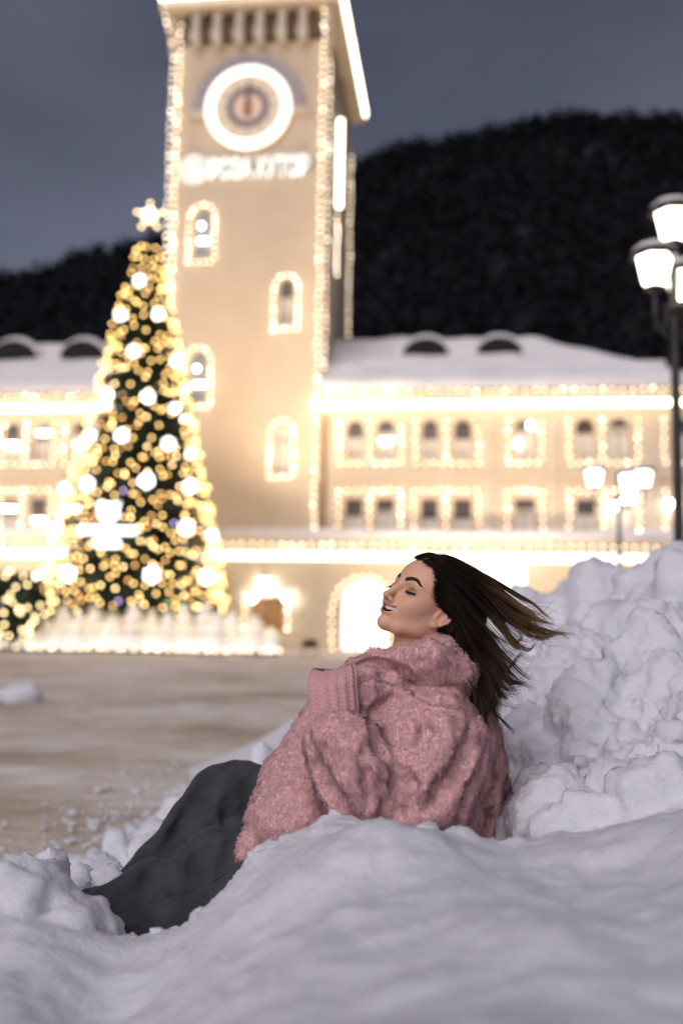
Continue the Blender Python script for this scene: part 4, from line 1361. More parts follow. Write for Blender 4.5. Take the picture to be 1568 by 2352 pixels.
_rs = np.random.RandomState(77)
LUMPS = []
def scatter(n, xr, yr, r0, r1, sink=.25, cond=None, k=.018):
    for _ in range(n):
        x = _rs.uniform(*xr); y = _rs.uniform(*yr)
        if cond is not None and not cond(x, y):
            continue
        r = r0 + (r1 - r0) * _rs.rand() ** 2
        LUMPS.append((x, y, r * _rs.uniform(.7, 1.3), r * _rs.uniform(.7, 1.2), r * _rs.uniform(.6, 1.0), sink, rot_rand(_rs), k))
# clumps of the big heap to the right
scatter(120, (.55, 2.3), (2.95, 5.6), .07, .19, .34, lambda x, y: x > .40 + .05 * (y - 3), k=.045)
scatter(170, (.5, 2.2), (2.9, 5.2), .025, .09, .30, lambda x, y: x > .40 + .05 * (y - 3), k=.03)
scatter(90, (.3, 2.0), (4.2, 8.5), .08, .19, .36, lambda x, y: x > .45 + .10 * (y - 4.2), k=.035)
scatter(120, (.42, 1.5), (2.38, 3.3), .02, .12, .25, k=.03)
scatter(160, (.42, 1.3), (2.34, 3.0), .008, .035, .3, k=.012)
# crusty crest in front of the legs
scatter(60, (-1.2, -.50), (2.10, 2.34), .012, .055, .55)
scatter(90, (-.60, .30), (2.20, 2.36), .008, .040, .6, k=.010)
scatter(60, (.0, .5), (1.9, 2.3), .008, .03, .6, k=.012)
# broken edge of the bank towards the square
scatter(120, (-1.7, -.3), (2.95, 4.6), .02, .09, .2)
# chosen large clumps, seen at these places
for (u, v, y, r) in ((1420, 1690, 2.95, .12), (1340, 1640, 3.0, .11), (1500, 1590, 3.05, .15), (1440, 1800, 2.75, .10), (1530, 1770, 2.75, .12), (1300, 1740, 3.0, .10), (1240, 1800, 2.85, .085),
                     (1200, 1890, 2.62, .065), (1165, 1960, 2.44, .05), (1215, 1985, 2.40, .045), (1300, 1900, 2.6, .09), (1390, 1850, 2.6, .08), (1480, 1905, 2.45, .09), (1180, 1780, 3.1, .09), (1560, 1680, 3.0, .15),
                     (1370, 1385, 4.7, .16), (1290, 1400, 5.2, .16), (1480, 1345, 4.4, .15), (1555, 1315, 4.3, .17), (1420, 1480, 4.2, .2), (1500, 1450, 3.9, .2), (1330, 1530, 4.2, .18), (1210, 1420, 5.6, .16),
                     (60, 2000, 2.25, .05), (110, 1990, 2.5, .06), (95, 2035, 2.2, .07), (20, 2050, 2.15, .09), (250, 2010, 2.75, .045), (190, 2005, 2.8, .04)):
    p = P(u, v, y)
    LUMPS.append((p.x, p.y, r, r * _rs.uniform(.8, 1.1), r * _rs.uniform(.75, 1.0), ('z', p.z - r * .25), rot_rand(_rs), .014))

def snow_mesh(lo, hi, h, noise_amp):
    F = Field(lo, hi, h)
    X, Y = np.meshgrid(F.ax[0], F.ax[1], indexing='ij')
    H = snow_h(X, Y)
    p = np.stack([X.ravel(), Y.ravel(), np.zeros(X.size)], -1)
    H = H + (0.014 * fbm(p * 2.6, 3)).reshape(H.shape)
    gx, gy = np.gradient(H, h)
    sl = np.sqrt(1 + gx ** 2 + gy ** 2)
    F.f = ((F.ax[2][None, None, :] - H[:, :, None]) / sl[:, :, None]).astype(np.float32)
    for (x, y, a, b, c, sink, R, k) in LUMPS:
        if not (lo[0] - .3 < x < hi[0] + .3 and lo[1] - .3 < y < hi[1] + .3):
            continue
        z = sink[1] if isinstance(sink, tuple) else float(snow_h(x, y)) + c * (1 - 2 * sink)
        if (hash((round(x * 1e4), round(y * 1e4))) % 100) < 62:
            q_ = .30 * min(a, b, c)
            F.rbox((x, y, z), (a * .78 - q_, b * .78 - q_, c * .80 - q_), q_, k * .8, R)
        else:
            F.ell((x, y, z), (a, b, c), k, R)
    v, q = F.extract()
    v = smooth_verts(v, q, 1, .4)
    n = vert_normals(v, q)
    # lumpiness grows on the thrown-up heap, stays low on the soft near mound
    x, y = v[:, 0], v[:, 1]
    heap = np.clip((x - .35) / .3, 0, 1) * np.clip((y - 2.25) / .35, 0, 1)
    edge = np.clip((y - 2.02) / .18, 0, 1) * (1 - .35 * heap)
    far = np.clip((y - 3.0) / .6, 0, 1)
    ridg = lambda p: .55 - np.abs(perlin(p)) * 1.6
    d = heap * (.040 * fbm(v * 6.0, 4) + .006 * ridg(v * 9.0) + .020 * (billow(v * 19, 2) - .35) + .006 * ridg(v * 31) + .005 * fbm(v * 60, 2))
    d += edge * (.012 * (billow(v * 17, 2) - .3) + .008 * fbm(v * 42, 2) + .004 * ridg(v * 60))
    d += (1 - edge) * (.026 * fbm(v * 3.2, 3) + .010 * (billow(v * 9, 2) - .3) + .004 * fbm(v * 26, 2))
    d += noise_amp * .0030 * fbm(v * 90, 2)
    v = v + n * d[:, None]
    return v, q

v, q = snow_mesh((-1.75, .80, -.12), (2.15, 3.55, 1.75), .0145, 1.0)
snow_near = structure(put('snow_bank', np_mesh('snow_bank', v, q), M_SNOW))
v, q = snow_mesh((-1.75, 3.45, -.12), (2.7, 9.9, 2.1), .034, 0.0)
snow_far = structure(put('snow_heap', np_mesh('snow_heap', v, q), M_SNOW))

# loose lumps thrown over the edge of the square
def lump_mesh(seed):
    bm = bmesh.new(); bmesh.ops.create_icosphere(bm, subdivisions=3, radius=1.0)
    co = np.array([v.co[:] for v in bm.verts])
    d = 1 + .45 * (billow(co * 1.3 + seed * 7, 2) - .4) + .10 * fbm(co * 4 + seed, 2)
    co = co * d[:, None] * np.array([1.15, 1, .68])
    for vv, c in zip(bm.verts, co): vv.co = c
    me = bpy.data.meshes.new('snow_lump'); bm.to_mesh(me); bm.free()
    me.polygons.foreach_set('use_smooth', [True] * len(me.polygons)); me.materials.append(M_SNOW)
    return me
LM = [lump_mesh(s) for s in range(5)]
_lr = random.Random(5)
_cnt = 0
while _cnt < 70:
    y = 3.3 + 4.4 * _lr.random() ** 1.5; x = -.95 - abs(_lr.gauss(0, .55)) + .12 * (y - 4)
    if float(snow_h(x, y)) > .07: continue
    r = _lr.uniform(.010, .034) * (1.5 if _lr.random() < .12 else 1)
    o = put('snow_lump', LM[_lr.randrange(5)], None, None, (x, y, max(0, float(snow_h(x, y))) + r * .25))
    o.scale = (r, r, r); o.rotation_euler = (0, 0, _lr.uniform(0, 6.28))
    tag(o, 'small loose lump of snow on the trodden square beside the bank', 'snow lump', 'loose snow lumps on the square')
    _cnt += 1
p = P(45, 1612, 13.5)
o = put('snow_block', LM[1], None, None, (p.x, 13.5, .06)); o.scale = (.26, .2, .26)
tag(o, 'pointed snow block lying alone on the trodden square', 'snow block')

# crumbs of broken crust scattered between the bank and the trodden square
_cr = np.random.RandomState(12)
_cv, _cf, _co = [], [], 0
bm = bmesh.new(); bmesh.ops.create_icosphere(bm, subdivisions=1, radius=1.0)
_ib = np.array([v.co[:] for v in bm.verts]); _if = np.array([[v.index for v in f.verts] for f in bm.faces]); bm.free()
_ny = 3.1 + 5.5 * _cr.rand(2600) ** 1.6
_nx = -.85 - np.abs(_cr.normal(size=2600)) * .45 + .10 * (_ny - 4)
_nz = np.maximum(plaza_z(_nx[:, None], _ny[:, None])[:, 0] + .006, 0)
for x, y, z in zip(_nx, _ny, _nz):
    r = .004 + .014 * _cr.rand() ** 3
    q = _ib * (1 + .35 * _cr.normal(size=(len(_ib), 1))) * np.array([1.2, 1, .7]) * r
    _cv.append(q + np.array([x, y, z + r * .3])); _cf.append(_if + _co); _co += len(_ib)
crumbs = stuff(put('snow_crumbs', np_mesh('snow_crumbs', np.concatenate(_cv), np.concatenate(_cf)), M_SNOW))
tag(crumbs, 'fine snow crumbs strewn over the square along the bank', 'snow crumbs')
# ------------------------------------------------------------------ the woman sitting in the snow
from mathutils.bvhtree import BVHTree
PY = 2.6
K = PY / FPX
def rx(a): c, s = math.cos(a), math.sin(a); return np.array([[1, 0, 0], [0, c, -s], [0, s, c]])
def ry(a): c, s = math.cos(a), math.sin(a); return np.array([[c, 0, s], [0, 1, 0], [-s, 0, c]])
def rzm(a): c, s = math.cos(a), math.sin(a); return np.array([[c, -s, 0], [s, c, 0], [0, 0, 1]])
HM = rzm(math.pi + rad(39)) @ ry(-rad(30)) @ rx(rad(-14.0))      # head axes: x forward, y her left, z up
HC = np.array(P(969, 1387, PY)); HS = 1.02
def h2w(p):
    return HC + (np.asarray(p, float) * HS) @ HM.T
def w2h(p):
    return ((np.asarray(p, float) - HC) @ HM) / HS
person = empty('person', P(900, 1990, 2.7))
tag(person, 'woman in fluffy pink coat laughing with closed eyes, sitting in the snow', 'person')
POFF = -Vector(person.location)
def part(name, me, mat, parent=None, off=True):
    o = put(name, me, mat, parent or person)
    if parent is None:
        o.location = POFF
    return o

# ---- head, neck and upper chest, one surface
LIP = {}
def lip_u(y): return -.0570 + .0060 * (abs(y) / .0305) ** 2.0
def lip_l(y): return -.0780 + .0240 * (abs(y) / .0305) ** 2.7
def surf(F, y, z):
    """front of the face in the field at (y, z)"""
    j = int(round((y - F.lo[1]) / F.h)); k = int(round((z - F.lo[2]) / F.h))
    col = F.f[:, j, k]; i = int(np.argwhere(col < 0)[:, 0].max())
    t = col[i] / (col[i] - col[i + 1])
    return F.lo[0] + F.h * (i + t)
def head_field():
    F = Field((-.150, -.125, -.29), (.150, .125, .165), .0024)
    F.ell((-.018, 0, .045), (.101, .077, .088), .01)                     # cranium
    F.ell((.030, 0, .040), (.056, .064, .052), .03)                      # forehead
    F.ell((.028, 0, -.028), (.058, .060, .074), .03)                     # mid face
    F.ell((.043, 0, -.068), (.038, .038, .034), .02)                     # muzzle
    for s in (1, -1):
        F.chain([(-.008, .054 * s, -.036), (.004, .049 * s, -.066), (.042, .027 * s, -.091), (.065, .004 * s, -.098)], [.017, .014, .0125, .0125], .018)   # jaw
        F.ell((.012, .047 * s, -.052), (.030, .016, .034), .022)         # cheek down to the jaw angle
        F.ell((.054, .036 * s, -.036), (.028, .026, .022), .022)         # smiling cheek
        F.ell((.038, .050 * s, -.016), (.028, .018, .018), .02)          # cheekbone
        F.cap((.080, .012 * s, .020), (.064, .046 * s, .019), .011, .010, .014)     # brow ridge
    F.ell((.0680, 0, -.0975), (.0165, .0175, .0140), .012)               # chin
    for s in (1, -1):
        F.ell((.091, .034 * s, -.001), (.019, .020, .0130), .012, cut=True)          # socket
        F.ell((.068, .036 * s, -.003), (.0155, .0170, .0135), .006)      # closed lid over the eyeball
    F.chain([(.086, 0, .014), (.0955, 0, -.012), (.1075, 0, -.038)], [.0080, .0074, .0076], .012)   # nose
    F.ell((.1095, 0, -.0410), (.0085, .0088, .0075), .006)
    for s in (1, -1):
        F.ell((.0950, .0115 * s, -.0445), (.0095, .0062, .0065), .006)
        F.ell((.1010, .0062 * s, -.0510), (.0060, .0036, .0042), .003, cut=True)     # nostril
    # lips in a broad smile following the face, with the opening cut between them
    F.ell((.069, 0, -.064), (.0150, .028, .018), .014)
    ys = np.linspace(-.0305, .0305, 13)
    sx = [surf(F, y, -.0640) for y in ys]
    LIP['y'] = ys; LIP['x'] = np.array(sx)
    up = [(x - .0012, y, lip_u(y)) for x, y in zip(sx, ys)]
    lo = [(x - .0022, y, lip_l(y)) for x, y in zip(sx, ys)]
    e = lambda y: 1 - .6 * (y / .0305) ** 2
    F.chain(up, [.0034 * e(y) for y in ys], .004)
    F.chain(lo, [.0046 * e(y) for y in ys], .004)
    for dx in (.006, .001, -.005, -.011):
        F.chain([(x + dx, y, (lip_u(y) + lip_l(y)) / 2 + .0002) for x, y in zip(sx, ys)][1:-1], [max((lip_u(y) - lip_l(y)) / 2 - .0024, .0012) for y in ys][1:-1], .0010, cut=True)
    # smile folds
    for s in (1, -1):
        # ear, in its own tilted frame
        t = .42
        A = np.array([math.cos(t), -math.sin(t) * s, .16]); A /= np.linalg.norm(A)
        Bv = np.array([math.sin(t), math.cos(t) * s, 0]); Cv = np.cross(A, Bv) * s; Cv /= np.linalg.norm(Cv)
        o = np.array([-.018, .0765 * s, -.010])
        R = np.stack([A, Bv, Cv], 1)
        e2 = lambda a, b, c: o + A * a + Bv * b + Cv * c
        F.ell(e2(-.001, -.002, 0), (.0175, .0040, .0285), .006, R)
        F.chain([e2(.012, .002, -.002), e2(.013, .004, .014), e2(.004, .006, .027), e2(-.010, .006, .027), e2(-.019, .005, .014), e2(-.018, .004, -.004), e2(-.010, .003, -.020), e2(.0, .002, -.030)], [.0030, .0038, .0042, .0042, .0040, .0036, .0034, .0036], .003)
        F.ell(e2(.004, .001, -.030), (.0090, .0048, .0085), .005, R)
        F.chain([e2(-.003, .003, .016), e2(-.010, .004, .002), e2(-.005, .003, -.014)], [.0024, .0030, .0026], .003)
        F.ell(e2(.003, .004, -.004), (.0075, .0050, .0100), .003, R, True)
        F.ell(e2(.0135, .002, -.008), (.0042, .0042, .0060), .004, R)
    # neck to the chest under the coat
    n1 = w2h(P(950, 1500, 2.615)); n2 = w2h(P(945, 1575, 2.72))
    F.cap((-.030, 0, -.045), n1, .052, .050, .03)
    F.cap(n1, n2, .050, .060, .03)
    for s in (1, -1):
        F.cap((-.030, .050 * s, -.055), tuple(n1 + np.array([.045, 0, 0])), .013, .010, .018)        # neck muscle
    return F
HF = head_field()
hv, hq = HF.extract()
hv = smooth_verts(hv, hq, 2, .5)
def skin_color(v):
    x, y, z = v[:, 0], v[:, 1], v[:, 2]; ay = np.abs(y)
    c = np.tile(np.array([.79, .465, .325]), (len(v), 1))
    def blend(mask, col):
        nonlocal c
        m = np.clip(mask, 0, 1)[:, None]; c = c * (1 - m) + np.array(col)[None] * m
    g = lambda cx, cy, cz, rx_, ry_, rz_: np.exp(-(((x - cx) / rx_) ** 2 + ((ay - cy) / ry_) ** 2 + ((z - cz) / rz_) ** 2))
    blend(.45 * g(.05, .045, -.035, .03, .022, .024), (.62, .27, .22))                    # cheek colour
    blend(.30 * g(.112, 0, -.04, .014, .014, .012), (.62, .28, .22))
    front = np.clip((x - .055) / .02, 0, 1)
    # lips
    ru = -.0570 + .0060 * (ay / .0305) ** 2.0; rl = -.0780 + .0240 * (ay / .0305) ** 2.7
    ee = np.clip(1 - .6 * (ay / .0305) ** 2, 0, 1)
    sxv = np.interp(y, LIP['y'], LIP['x'])
    lip = np.clip((ru + .0036 * ee - z) / .0012, 0, 1) * np.clip((z - rl + .0046 * ee) / .0012, 0, 1) * (ay < .0325) * np.clip((x - sxv + .009) / .003, 0, 1)
    blend(lip, (.64, .27, .23))
    blend(np.clip((sxv - .0035 - x) / .002, 0, 1) * (z < ru + .001) * (z > rl - .001) * (ay < .0315) * (x > .03), (.12, .03, .03))
    # eye make-up
    blend(.85 * g(.080, .037, .001, .024, .0175, .0085) * front, (.17, .07, .045))
    blend(.5 * g(.080, .041, .005, .02, .012, .006) * front, (.22, .10, .06))
    blend(.35 * np.clip((ay - .072) / .01, 0, 1) * (z < .03) * (z > -.05), (.62, .25, .19))    # ear
    return c
hc = skin_color(hv)
me = np_mesh('body', h2w(hv), hq)
ca = me.color_attributes.new('tint', 'FLOAT_COLOR', 'POINT')
ca.data.foreach_set('color', np.concatenate([hc, np.ones((len(hc), 1))], 1).astype(np.float32).ravel())
def skin_material():
    m = principled('skin', (.6, .4, .3), .46)
    nt = m.node_tree; b = nt.nodes['Principled BSDF']
    at = nt.nodes.new('ShaderNodeVertexColor'); at.layer_name = 'tint'
    tc = nt.nodes.new('ShaderNodeTexCoord'); nz = nt.nodes.new('ShaderNodeTexNoise'); nz.inputs['Scale'].default_value = 90; nz.inputs['Detail'].default_value = 4
    nt.links.new(tc.outputs['Object'], nz.inputs['Vector'])
    mx = nt.nodes.new('ShaderNodeMixRGB'); mx.blend_type = 'MULTIPLY'; mx.inputs[0].default_value = .22
    nt.links.new(at.outputs[0], mx.inputs[1]); nt.links.new(nz.outputs['Color'], mx.inputs[2])
    hs = nt.nodes.new('ShaderNodeMixRGB'); hs.blend_type = 'MIX'; hs.inputs[0].default_value = .6
    nt.links.new(mx.outputs[0], hs.inputs[1]); nt.links.new(at.outputs[0], hs.inputs[2])
    nt.links.new(hs.outputs[0], b.inputs['Base Color'])
    b.inputs['Subsurface Weight'].default_value = .30
    b.inputs['Subsurface Radius'].default_value = (.010, .004, .002)
    b.inputs['Subsurface Scale'].default_value = .6
    b.inputs['Specular IOR Level'].default_value = .35
    bp = nt.nodes.new('ShaderNodeBump'); bp.inputs['Strength'].default_value = .08; bp.inputs['Distance'].default_value = .002
    n2 = nt.nodes.new('ShaderNodeTexNoise'); n2.inputs['Scale'].default_value = 700
    nt.links.new(tc.outputs['Object'], n2.inputs['Vector']); nt.links.new(n2.outputs['Fac'], bp.inputs['Height']); nt.links.new(bp.outputs[0], b.inputs['Normal'])
    return m
M_SKIN = skin_material()
body = part('body', me, M_SKIN)
HBVH = BVHTree.FromPolygons([tuple(p) for p in hv], [tuple(int(i) for i in f) for f in hq])
def on_face(y, z, lift=.0):
    """point on the face front at head-frame (y, z)"""
    h = HBVH.ray_cast(Vector((.25, y, z)), Vector((-1, 0, 0)))
    p = h[0] if h[0] is not None else Vector((.08, y, z))
    n = h[1] if h[1] is not None else Vector((1, 0, 0))
    return np.array(p + n * lift), np.array(n)

def spikes(name, bases, tips, radii, mat, parent=None, mid=None, off=None, seg=3):
    """many tapered 3-sided blades in one mesh: bases, tips (n,3), optional mid point"""
    bases = np.asarray(bases, float); tips = np.asarray(tips, float); n = len(bases)
    radii = np.broadcast_to(np.asarray(radii, float), (n,))
    mid = (bases + tips) / 2 if mid is None else np.asarray(mid, float)
    t = tips - bases; t /= np.maximum(np.linalg.norm(t, axis=1, keepdims=True), 1e-9)
    a = np.cross(t, np.array([.31, .52, .79])); a /= np.maximum(np.linalg.norm(a, axis=1, keepdims=True), 1e-9)
    b = np.cross(t, a)
    V = []
    for c, k in ((bases, 1.0), (mid, .85)):
        for j in range(3):
            w = 2 * math.pi * j / 3
            V.append(c + (a * math.cos(w) + b * math.sin(w)) * (radii * k)[:, None])
    V.append(tips)
    V = np.stack(V, 1)
    q = np.arange(n)[:, None] * 7
    T = []
    for j in range(3):
        k = (j + 1) % 3
        T += [q + np.array([j, k, 3 + k]), q + np.array([j, 3 + k, 3 + j]), q + np.array([3 + j, 3 + k, 6])]
    return V.reshape(-1, 3), np.concatenate(T)

M_BROW = principled('brow_hair', (.030, .016, .011), .6)
M_LASH = principled('lash_black', (.006, .005, .005), .5)
for s in (1, -1):
    # eyebrow
    rs = np.random.RandomState(3); B = []; T = []
    for i in range(640):
        t = rs.rand(); w = rs.uniform(-1, 1)
        wid = .0062 * (1 - .70 * t ** 1.6) * (.75 + .25 * min(1, t * 6))
        y = .0115 + .0400 * t
        z = .0185 + .0105 * math.sin(min(t / .72, 1) * math.pi / 2) - .0085 * max(0, (t - .62) / .38) ** 1.4 + w * wid
        p, n = on_face(y * s, z, .0002)
        q, _ = on_face((y + .0065) * s, z + (.0022 * (1 - 1.6 * t)) - .001 * w, .0012)
        B.append(p); T.append(q)
    V, Fq = spikes('eyebrow', h2w(B), h2w(T), .00050, M_BROW)
    part('eyebrow', np_mesh('eyebrow', V, Fq), M_BROW)
    # lashes of the closed eye: lid line and the fringe
    m = MB(); pts = []
    for i in range(15):
        t = i / 14; y = .0190 + .0345 * t; z = -.0045 - .0048 * math.sin(math.pi * (t * .92)) + .0012 * t
        p, n = on_face(y * s, z, .0004); pts.append(h2w(p))
    m.tube([tuple(p) for p in pts], [.0008 + .0028 * math.sin(math.pi * min(1, (i + 1) / 14) * .8) for i in range(15)], 5)
    B = []; T = []; rs = np.random.RandomState(6)
    for i in range(60):
        t = rs.rand() * .95 + .05; y = .0190 + .0345 * t; z = -.0048 - .0048 * math.sin(math.pi * (t * .92)) + .0012 * t
        p, n = on_face(y * s, z, .0004)
        B.append(p); T.append(p + n * .0045 + np.array([0, (.0020 + .0045 * t) * s, -.0035 - .001 * rs.rand()]))
    V, Fq = spikes('eyelashes', h2w(B), h2w(T), .00042, M_LASH)
    m.add(V, Fq)
    me = m.mesh('eyelashes', True); part('eyelashes', me, M_LASH)

# upper teeth in an arch
m = MB()
n_t = 10
for i in range(n_t):
    ya = -.0265 + .053 * i / n_t + .0003; yb = -.0265 + .053 * (i + 1) / n_t - .0003
    fx = lambda y: float(np.interp(y, LIP['y'], LIP['x'])) - .0048 - .0025 * abs(y) / .0265
    xa, xb, ym = fx(ya), fx(yb), (ya + yb) / 2
    xm = fx(ym) + .0006
    zt = lip_u(ym) + .001; zb = lip_u(ym) - (.0100 - .0045 * (ym / .0265) ** 2) + (.0010 if i in (3, 6) else 0)
    m.add([h2w(p) for p in [(xa, ya, zt), (xm, ym, zt), (xb, yb, zt), (xa, ya, zb), (xm, ym, zb - .0003), (xb, yb, zb), (xa - .006, ya * .85, zt), (xb - .006, yb * .85, zt), (xa - .006, ya * .85, zb), (xb - .006, yb * .85, zb)]],
          [(3, 4, 1, 0), (4, 5, 2, 1), (8, 9, 5, 4, 3), (6, 0, 1, 2, 7), (8, 3, 0, 6), (5, 9, 7, 2)])
teeth = part('teeth', m.mesh('teeth'), principled('tooth_enamel', (.80, .76, .70), .25))

# ---- hair: scalp mass and blown strands
def hair_mass():
    F = Field(HC - .26, HC + .36, .0055)
    R = HM
    def E(c, r, k=.015, cut=False):
        F.ell(h2w(c), np.array(r) * HS, k, R, cut)
    E((-.022, 0, .045), (.106, .0825, .0925), .01)
    E((-.070, 0, .010), (.065, .070, .080), .03)
    E((.103, 0, -.040), (.074, .100, .104), .012, True)
    E((.014, .090, -.034), (.048, .040, .056), .010, True)
    E((.014, -.090, -.034), (.048, .040, .056), .010, True)
    pt = lambda u, v, y: np.array(P(u, v, y))
    F.chain([pt(1020, 1340, 2.63), pt(1075, 1400, 2.63), pt(1100, 1475, 2.63)], [.060, .044, .020], .03)
    F.chain([pt(1040, 1390, 2.60), pt(1065, 1470, 2.60), pt(1095, 1550, 2.62)], [.055, .042, .020], .03)
    F.chain([pt(1030, 1345, 2.63), pt(1090, 1378, 2.64), pt(1130, 1400, 2.64)], [.040, .018, .008], .03)
    v, q = F.extract()
    return smooth_verts(v, q, 2, .5), q
cv, cq = hair_mass()
CBVH = BVHTree.FromPolygons([tuple(p) for p in cv], [tuple(int(i) for i in f) for f in cq])
CAMP = Vector((0, 0, CAM_Z))
WBVH = BVHTree.FromPolygons([tuple(p) for p in h2w(hv)], [tuple(int(i) for i in f) for f in hq])
def hair_depth(u, v):
    """depth of the hair mass / head under pixel (u, v), or None"""
    d = (P(u, v, 2.0) - CAMP).normalized()
    ys = [h[0].y for h in (CBVH.ray_cast(CAMP, d), WBVH.ray_cast(CAMP, d)) if h[0] is not None]
    return min(ys) if ys else None

GUIDES = [   # (u, v) paths from the hairline back and out, upper to lower; last number: depth at the tip
    ([(948, 1284), (985, 1273), (1050, 1285), (1120, 1330), (1190, 1385), (1240, 1410), (1290, 1436)], 2.66),
    ([(955, 1281), (990, 1279), (1060, 1303), (1130, 1352), (1190, 1400), (1235, 1428), (1262, 1452)], 2.60),
    ([(966, 1285), (1000, 1290), (1065, 1325), (1130, 1378), (1185, 1425), (1225, 1448), (1246, 1436)], 2.56),
    ([(980, 1294), (1010, 1306), (1062, 1350), (1120, 1410), (1165, 1455), (1200, 1480), (1222, 1468)], 2.54),
    ([(996, 1308), (1020, 1326), (1062, 1380), (1110, 1445), (1150, 1500), (1185, 1545), (1208, 1566)], 2.58),
    ([(1003, 1324), (1024, 1350), (1057, 1410), (1095, 1475), (1135, 1535), (1165, 1570), (1200, 1556)], 2.54),
    ([(998, 1345), (1022, 1374), (1052, 1440), (1085, 1510), (1120, 1570), (1140, 1605), (1152, 1632)], 2.58),
    ([(998, 1368), (1030, 1396), (1055, 1462), (1080, 1535), (1108, 1595), (1122, 1630), (1128, 1665)], 2.54),
    ([(1004, 1385), (1045, 1425), (1052, 1480), (1065, 1535), (1088, 1580), (1105, 1605), (1118, 1622)], 2.50),
    ([(1010, 1392), (1050, 1435), (1036, 1485), (1030, 1515), (1045, 1540), (1062, 1552), (1085, 1560)], 2.49),
    ([(1012, 1395), (1048, 1440), (1014, 1480), (1000, 1505), (1012, 1530), (1030, 1536), (1046, 1530)], 2.47),
]
def catmull(p, t):
    n = len(p) - 1; x = t * n; i = min(int(x), n - 1); f = x - i
    p0 = p[max(i - 1, 0)]; p1 = p[i]; p2 = p[i + 1]; p3 = p[min(i + 2, n)]
    return .5 * ((2 * p1) + (-p0 + p2) * f + (2 * p0 - 5 * p1 + 4 * p2 - p3) * f * f + (-p0 + 3 * p1 - 3 * p2 + p3) * f ** 3)
GU = [np.array(g, float) for g, _ in GUIDES]; GT = np.array([d for _, d in GUIDES])
def build_hair():
    rs = np.random.RandomState(14)
    NS = 17
    dens = np.array([1.1, 1.0, 1.0, .38, 1.0, 1.0, 1.1, 1.0, .5, .16])
    dens = dens / dens.sum()
    paths = []; params = []
    locks = 84 + 130
    depth_cache = {}
    def hd(u, v):
        k = (int(u // 6), int(v // 6))
        if k not in depth_cache: depth_cache[k] = hair_depth(u, v)
        return depth_cache[k]
    for L in range(locks):
        gi = rs.choice(len(GUIDES) - 1, p=dens); f = rs.rand()
        n = int(rs.uniform(26, 64)) if gi < 8 else int(rs.uniform(8, 18))
        reach = rs.uniform(.72, 1.04) if gi < 8 else rs.uniform(.9, 1.0)
        fly = L >= 84
        if fly:
            n = int(rs.uniform(2, 6)); reach = rs.uniform(.85, 1.06)
        lockw = rs.uniform(1.5, 5) * (2.5 if fly else 1); ph = rs.rand() * 6.28; amp = rs.uniform(5, 20); freq = rs.uniform(.8, 1.7)
        front = rs.rand()
        ydst = GT[gi] + rs.normal() * .035 + .10 * (front - .4)
        wav_l = rs.normal(size=2) * 18; curl = rs.normal() * 26
        for k in range(n):
            df = rs.normal() * .16
            ff = np.clip(f + df * .55, -.2, 1.2)
            rj = reach * rs.uniform(.86, 1.05)
            off = rs.normal(size=2)
            st = rs.rand() * .18
            root_j = rs.normal(size=2) * np.array([4.5, 2.5])
            pts = []
            yo = rs.uniform(-.010, .012)
            for s in range(NS):
                t = (st + (1 - st) * s / (NS - 1)) * min(rj, 1.06)
                tt = min(t, 1.0)
                a = catmull(GU[gi], tt); b = catmull(GU[gi + 1], tt)
                p = a * (1 - ff) + b * ff
                tang = catmull(GU[gi], min(tt + .03, 1)) - catmull(GU[gi], max(tt - .03, 0)); tang /= max(np.linalg.norm(tang), 1e-6)
                nrm = np.array([-tang[1], tang[0]])
                g = max(0, tt - .3) / .7
                p = p + nrm * (amp * math.sin(freq * 6.28 * tt + ph) * g) + wav_l * g ** 2 * 1.2
                clump = .35 + .65 * abs(tt - .85) if tt < .85 else .35 + (tt - .85) * 3
                p = p + off * lockw * clump * (.35 + g) + root_j * (1 - tt) ** 6
                if tt > .7: p = p + nrm * curl * ((tt - .7) / .3) ** 2
                if t > 1: p = p + tang * (t - 1) * 420
                d0 = hd(p[0], p[1])
                head_y = (d0 - .007 + yo * .3) if d0 is not None else None
                blend = np.clip((tt - .30) / .45, 0, 1)
                base_y = head_y if head_y is not None else (2.60 + .02)
                y = base_y * (1 - blend) + (ydst + yo) * blend
                if head_y is not None and y > head_y and front > .25: y = head_y
                pts.append(P(p[0], p[1], y))
            arr = np.array([q[:] for q in pts])
            # even the depth along the strand
            yy = arr[:, 1].copy()
            for _ in range(3):
                yy[1:-1] = (yy[:-2] + yy[1:-1] * 2 + yy[2:]) / 4
            arr[:, 1] = yy
            paths.append(arr); params.append((gi + ff, rs.rand()))
    paths = np.array(paths); n = len(paths)
    t = np.gradient(paths, axis=1); t /= np.maximum(np.linalg.norm(t, axis=2, keepdims=True), 1e-9)
    a = np.cross(t, np.array([0.1, 1.0, 0.05])); a /= np.maximum(np.linalg.norm(a, axis=2, keepdims=True), 1e-9)
    b = np.cross(t, a)
    s = np.linspace(0, 1, NS)
    r = (.00080 * (1 - .75 * s ** 2) * np.clip(.35 + s * 6, 0, 1))[None, :, None]
    ring = np.stack([paths + (a * math.cos(w) + b * math.sin(w)) * r for w in (0, 2.094, 4.189)], 2)    # n, NS, 3, 3
    V = ring.reshape(-1, 3)
    idx = np.arange(n * NS * 3).reshape(n, NS, 3)
    Fs = []
    for j in range(3):
        k = (j + 1) % 3
        Fs.append(np.stack([idx[:, :-1, j], idx[:, :-1, k], idx[:, 1:, k], idx[:, 1:, j]], -1).reshape(-1, 4))
    Fq = np.concatenate(Fs)
    me = np_mesh('hair', V, Fq)
    pr = np.array(params)
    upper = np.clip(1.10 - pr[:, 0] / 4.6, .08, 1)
    col = np.zeros((n, NS, 3))
